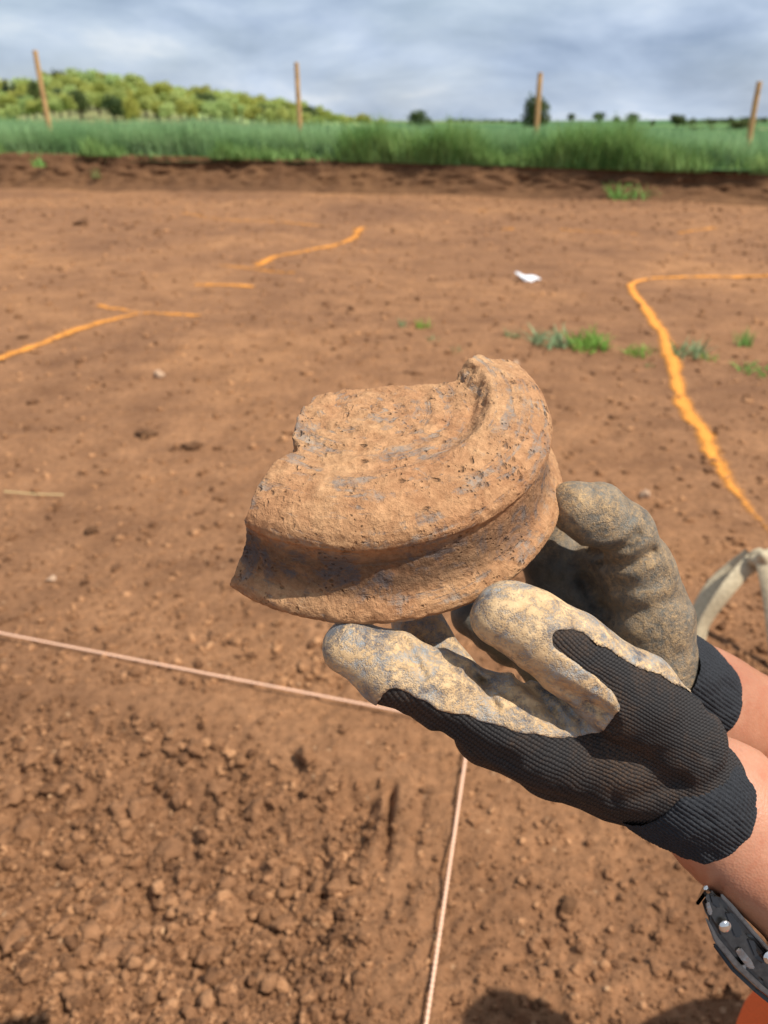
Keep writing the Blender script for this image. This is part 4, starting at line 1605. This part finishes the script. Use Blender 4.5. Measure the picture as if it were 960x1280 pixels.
# index up behind the pot, the others under it
fr.chain([(H(735, 775, .378), .0180), (H(700, 742, .374), .0140), (H(684, 690, .366), .0122), (H(676, 636, .358), .0110)], 0.008, 0.006)
fr.chain([(H(740, 800, .384), .0170), (H(680, 790, .378), .0135), (H(620, 775, .366), .0118), (H(590, 768, .358), .0100)], 0.004, 0.005)
fr.chain([(H(740, 822, .384), .0160), (H(690, 822, .374), .0128), (H(640, 800, .360), .0112), (H(616, 788, .352), .0098)], 0.004, 0.005)
fr.chain([(H(750, 840, .380), .0150), (H(715, 845, .368), .0118), (H(685, 838, .356), .0100), (H(668, 826, .350), .0090)], 0.004, 0.005)
crease(fr, [([(738, 690), (760, 692), (785, 682), (797, 668)], .0018, .0020, (.2, .36)), ([(755, 705), (790, 706), (815, 690)], .0018, .0022, (.2, .36)),
            ([(770, 735), (805, 733), (830, 722)], .0010, .0030, (.2, .37)), ([(757, 762), (800, 768), (850, 750)], .0009, .0040, (.2, .37)),
            ([(730, 725), (745, 755), (770, 770)], .0018, .0030, (.2, .38))])
rumple(fr, 0.0010, 60, 3)
gr = empty('glove', (0, 0, 0))
gr.parent = person
gr['label'] = 'far grey dusty latex coated glove with bent thumb'
Vr, Fr = fr.mesh()
go = glove_mesh('palm_coating', Vr, Fr, M_coatR, gr, offp)
rx, ry = proj(Vr)
tl = line_sd(rx, ry, [(690, 628), (745, 640), (780, 660), (805, 716), (822, 775), (838, 840)])
dv = np.clip(1.25 - tl / 62, 0, 1) * np.clip((0.372 - Vr[:, 2]) / 0.018, 0, 1)
at = go.data.attributes.new('dust', 'FLOAT', 'POINT')
at.data.foreach_set('value', np.clip(dv + 0.10, 0, 1).astype(np.float32))
cuff([H(812, 832, .367), H(832, 846, .371), H(852, 860, .375), H(870, 872, .379)], [.0246, .0250, .0240, .0226], 1.2, (0, 0, 1), gr, 80, seed=4)

# body: one continuous figure
WL0, WL1 = cam2world(np.array([H(874, 994, .316)]))[0], cam2world(np.array([H(914, 1021, .319)]))[0]
EL = np.array([.318, .125, .600])
WR0, WR1 = cam2world(np.array([H(820, 850, .374)]))[0], cam2world(np.array([H(882, 884, .384)]))[0]
ER = np.array([.415, .285, .625])
SL, SR = np.array([.58, -.03, .75]), np.array([.60, .325, .77])
NECK, HEAD = np.array([.635, .155, .84]), np.array([.645, .150, .985])
HIPL, HIPR = np.array([.80, .13, .34]), np.array([.80, .34, .34])
KL, KR = np.array([.36, .00, .43]), np.array([.320, .292, .408])
AL, AR = np.array([.56, .03, .09]), np.array([.50, .34, .09])
fb = Field((.08, -.16, -.01), (1.0, .60, 1.14), 0.006)
for w0, w1, e_, s_ in ((WL0, WL1, EL, SL), (WR0, WR1, ER, SR)):
    m1 = w1 + (e_ - w1) * 0.30
    m2 = w1 + (e_ - w1) * 0.68
    sdv = np.array([0, .006, .004])
    fb.chain([(w0 + sdv, .0185), (w1 + sdv, .0192), (m1 + sdv, .0235), (m2, .034), (e_, .033), (e_ + (s_ - e_) * .5, .041), (s_, .047)], 0.02, 0.02)
    fb.chain([(w0 - sdv, .0185), (w1 - sdv, .0192), (m1 - sdv, .0235), (m2, .033)], 0.01, 0.02)
MID = (HIPL + HIPR) / 2
for o_ in (-.075, .075):
    fb.chain([(MID + [0, o_, .02], .10), (np.array([.76, .235 + o_, .56]), .105), (np.array([.66, .155 + o_, .74]), .10)], 0.05, 0.05)
fb.chain([(SL, .05), (NECK - [0, 0, .03], .06), (SR, .05)], 0.04, 0.04)
fb.chain([(NECK - [0, 0, .04], .055), (NECK + [0, 0, .06], .052)], 0.03)
fb.chain([(HEAD + [.012, 0, .02], .082), (HEAD + [-.028, 0, -.035], .062), (HEAD + [-.05, 0, -.065], .038)], 0.03, 0.03)
fb.chain([(HEAD + [-.085, 0, .0], .011), (HEAD + [-.108, 0, -.022], .014)], 0.012)
fb.chain([(HEAD + [-.088, -.018, -.055], .008), (HEAD + [-.088, .018, -.055], .008)], 0.008)
for o_ in (-1, 1):
    fb.chain([(HEAD + [.005, .082 * o_, .0], .012), (HEAD + [-.002, .086 * o_, -.025], .009)], 0.008)
    fb.chain([(HEAD + [-.080, .032 * o_, .008], .012)], 0.006)
for hp, kn, an in ((HIPL, KL, AL), (HIPR, KR, AR)):
    fb.chain([(hp, .092), (hp + (kn - hp) * .5, .078), (kn, .056), (kn + (an - kn) * .4, .055), (an, .036)], 0.03, 0.03)
    fb.chain([(an + [.03, 0, -.045], .035), (an + [-.14, 0, -.06], .026)], 0.02)
V, F = fb.mesh()
link('body', mesh_np('body', V - offp, F), M_skin, person)

fc = Field((.20, -.16, -.02), (1.0, .60, .56), 0.006)
for hp, kn, an in ((HIPL, KL, AL), (HIPR, KR, AR)):
    fc.chain([(hp, .104), (hp + (kn - hp) * .5, .090), (kn, .066), (kn + (an - kn) * .4, .070), (an + [0, 0, .02], .058)], 0.03, 0.03)
for o_ in (-.075, .075):
    fc.chain([(MID + [0, o_, .0], .112), (MID + [-.01, o_, .10], .112)], 0.04)
rumple(fc, 0.005, 16, 3, 0.03)
V, F = fc.mesh()
link('trousers', mesh_np('trousers', V - offp, F), M_orange, person)
ft = Field((.40, -.16, .40), (1.0, .62, .90), 0.006)
for o_ in (-.075, .075):
    ft.chain([(MID + [-.01, o_, .10], .112), (np.array([.76, .235 + o_, .56]), .113), (np.array([.66, .155 + o_, .735]), .106)], 0.05, 0.05)
ft.chain([(SL, .058), (NECK - [0, 0, .05], .062), (SR, .058)], 0.04, 0.04)
for e_, s_ in ((EL, SL), (ER, SR)):
    ft.chain([(s_, .058), (e_ + (s_ - e_) * .55, .056)], 0.02)
rumple(ft, 0.004, 16, 3, 0.03)
V, F = ft.mesh()
link('shirt', mesh_np('shirt', V - offp, F), M_shirt, person)
fh = Field((.51, .01, .80), (.83, .30, 1.13), 0.005)
fh.chain([(HEAD + [.022, 0, .030], .088), (HEAD + [.045, 0, -.03], .064)], 0.02)
fh.chain([(HEAD + [.10, 0, .01], .026), (HEAD + [.125, 0, -.06], .030), (HEAD + [.12, 0, -.13], .014)], 0.02)
rumple(fh, 0.005, 40, 3, 0.02)
V, F = fh.mesh()
link('hair', mesh_np('hair', V - offp, F), M_hair, person)
for an in (AL, AR):
    f = Field(an - [.24, .09, .14], an + [.12, .09, .12], 0.005)
    f.chain([(an + [.0, 0, .06], .052), (an + [.02, 0, -.035], .045), (an + [-.10, 0, -.045], .040), (an + [-.155, 0, -.05], .034)], 0.02, 0.02)
    V, F = f.mesh()
    V[:, 2] = np.maximum(V[:, 2], 0.0)
    link('boot', mesh_np('boot', V - offp, F), M_boot, person)

# small stone caught in the near cuff
o = link('pebble', clod_me[3])
o.location = cam2world(np.array([H(889, 962, .2815)]))[0]
o.scale = (.0017, .0017, .0020)
o.material_slots[0].link = 'OBJECT'
o.material_slots[0].material = M_stone
tag(o, 'tiny tan pebble stuck on the near black cuff', 'pebble')


# ------------------------------------------------------------------ wrist watch under the near forearm
WD = .293
WDIR = np.array([(938 - 480) / FPX, (1186 - 640) / FPX, 1.0])          # the case lies across the underside of the wrist


def slab(poly, z0, z1, bev=0.0006):
    """outline in measured pixels (at depth WD) extruded from depth z0 to z1, rims bevelled"""
    bm = bmesh.new()
    vs = [bm.verts.new(Vector(H(a, b, WD) + WDIR * (z0 - WD))) for a, b in poly]
    fc_ = bm.faces.new(vs)
    r_ = bmesh.ops.extrude_face_region(bm, geom=[fc_])
    for v in r_['geom']:
        if isinstance(v, bmesh.types.BMVert):
            v.co += Vector(WDIR * (z1 - z0))
    bmesh.ops.recalc_face_normals(bm, faces=bm.faces)
    bmesh.ops.bevel(bm, geom=list(bm.edges), offset=bev, segments=2, affect='EDGES', clamp_overlap=True)
    V = np.array([v.co[:] for v in bm.verts])
    Fs = [[v.index for v in f_.verts] for f_ in bm.faces]
    bm.verts.index_update()
    me = bpy.data.meshes.new('slab')
    Wd = cam2world(V)
    return Wd, Fs


wbase = cam2world(np.array([H(935, 1190, .305)]))[0]
watch = empty('wrist_watch', tuple(wbase), 'chunky black wrist watch with silver buttons under the near forearm', 'watch')


def wpart(name, W_F, mat, parent=None):
    W_, Fs = W_F
    me = bpy.data.meshes.new(name)
    me.from_pydata([tuple(v) for v in (W_ - wbase)], [], Fs)
    return link(name, me, mat, parent or watch)


case = wpart('case', slab([(876, 1121), (884, 1110), (897, 1117), (916, 1139), (938, 1166), (962, 1194), (990, 1226), (1004, 1252), (1000, 1266), (976, 1250), (950, 1229), (922, 1203), (897, 1171), (884, 1147)], .288, .322, .0022), M_wblack)
wpart('bezel', slab([(882, 1147), (886, 1150), (899, 1173), (924, 1203), (952, 1230), (978, 1252), (974, 1256), (948, 1235), (920, 1209), (894, 1178)], .2868, .3232, .0006), M_gunm)
wpart('case_back', slab([(902, 1117), (918, 1133), (940, 1160), (964, 1188), (992, 1220), (988, 1222), (961, 1192), (937, 1164), (914, 1137), (900, 1121)], .2885, .3215, .0004), M_gunm)
wpart('crystal', slab([(893, 1178), (918, 1210), (946, 1236), (972, 1257), (968, 1260), (943, 1240), (914, 1213), (891, 1182)], .292, .318, .0004), M_glass)
for poly in ([(883, 1129), (887, 1127), (892, 1142), (888, 1146), (884, 1138)], [(919, 1187), (926, 1184), (940, 1201), (944, 1211), (935, 1210), (924, 1196)], [(926, 1206), (930, 1204), (934, 1209), (930, 1212)]):
    wpart('trim_inlay', slab(poly, .2872, .2895, .0004), M_trim)


def disc(c, r0, z0, z1, dome=0.0008):
    V, F = [], []
    n = 28
    prof_ = [(0.0, z0 - dome), (0.45, z0 - dome * 0.85), (0.8, z0 - dome * 0.3), (0.95, z0), (1.0, z0 + 0.0005), (1.0, z1)]
    for q, z in prof_:
        for k in range(n):
            a = 2 * math.pi * k / n
            V.append(H(*c, WD) + np.array([r0 * q * math.cos(a), r0 * q * math.sin(a), 0]) + WDIR * (z - WD))
    for i in range(len(prof_) - 1):
        for k in range(n):
            k2 = (k + 1) % n
            F.append([i * n + k, i * n + k2, (i + 1) * n + k2, (i + 1) * n + k])
    return cam2world(np.array(V)), F


for poly in ([(886, 1117), (895, 1121), (902, 1131), (899, 1138), (890, 1131)], [(905, 1140), (912, 1141), (926, 1158), (928, 1172), (918, 1172)], [(932, 1172), (940, 1174), (956, 1194), (954, 1206), (942, 1196)]):
    wpart('side_facet', slab(poly, .2874, .2895, .0006), M_wgloss)
b_ = wpart('button', disc((907, 1159), .0024, .2862, .290), M_steel)
for p_ in b_.data.polygons:
    p_.use_smooth = True
b_ = wpart('pusher', disc((962, 1197), .0026, .2845, .290), M_steel)
wpart('lug_pin', slab([(879, 1111), (883, 1107), (887, 1110), (883, 1115)], .288, .320, .0004), M_steel)
# strap closes round the forearm beyond the frame
pth = smooth_path([H(884, 1114, .318), H(900, 1085, .338), H(945, 1072, .350), H(1010, 1085, .345), H(1060, 1130, .325), H(1075, 1190, .305), H(1050, 1240, .296), H(1002, 1258, .302)], 60)
ctr = H(975, 1160, .318)
V, F = ribbon(pth, pth - ctr, 0.016, 0.0014)
o = link('strap', mesh_np('strap', cam2world(V) - wbase, F), M_wblack, watch)

bpy.context.view_layer.update()
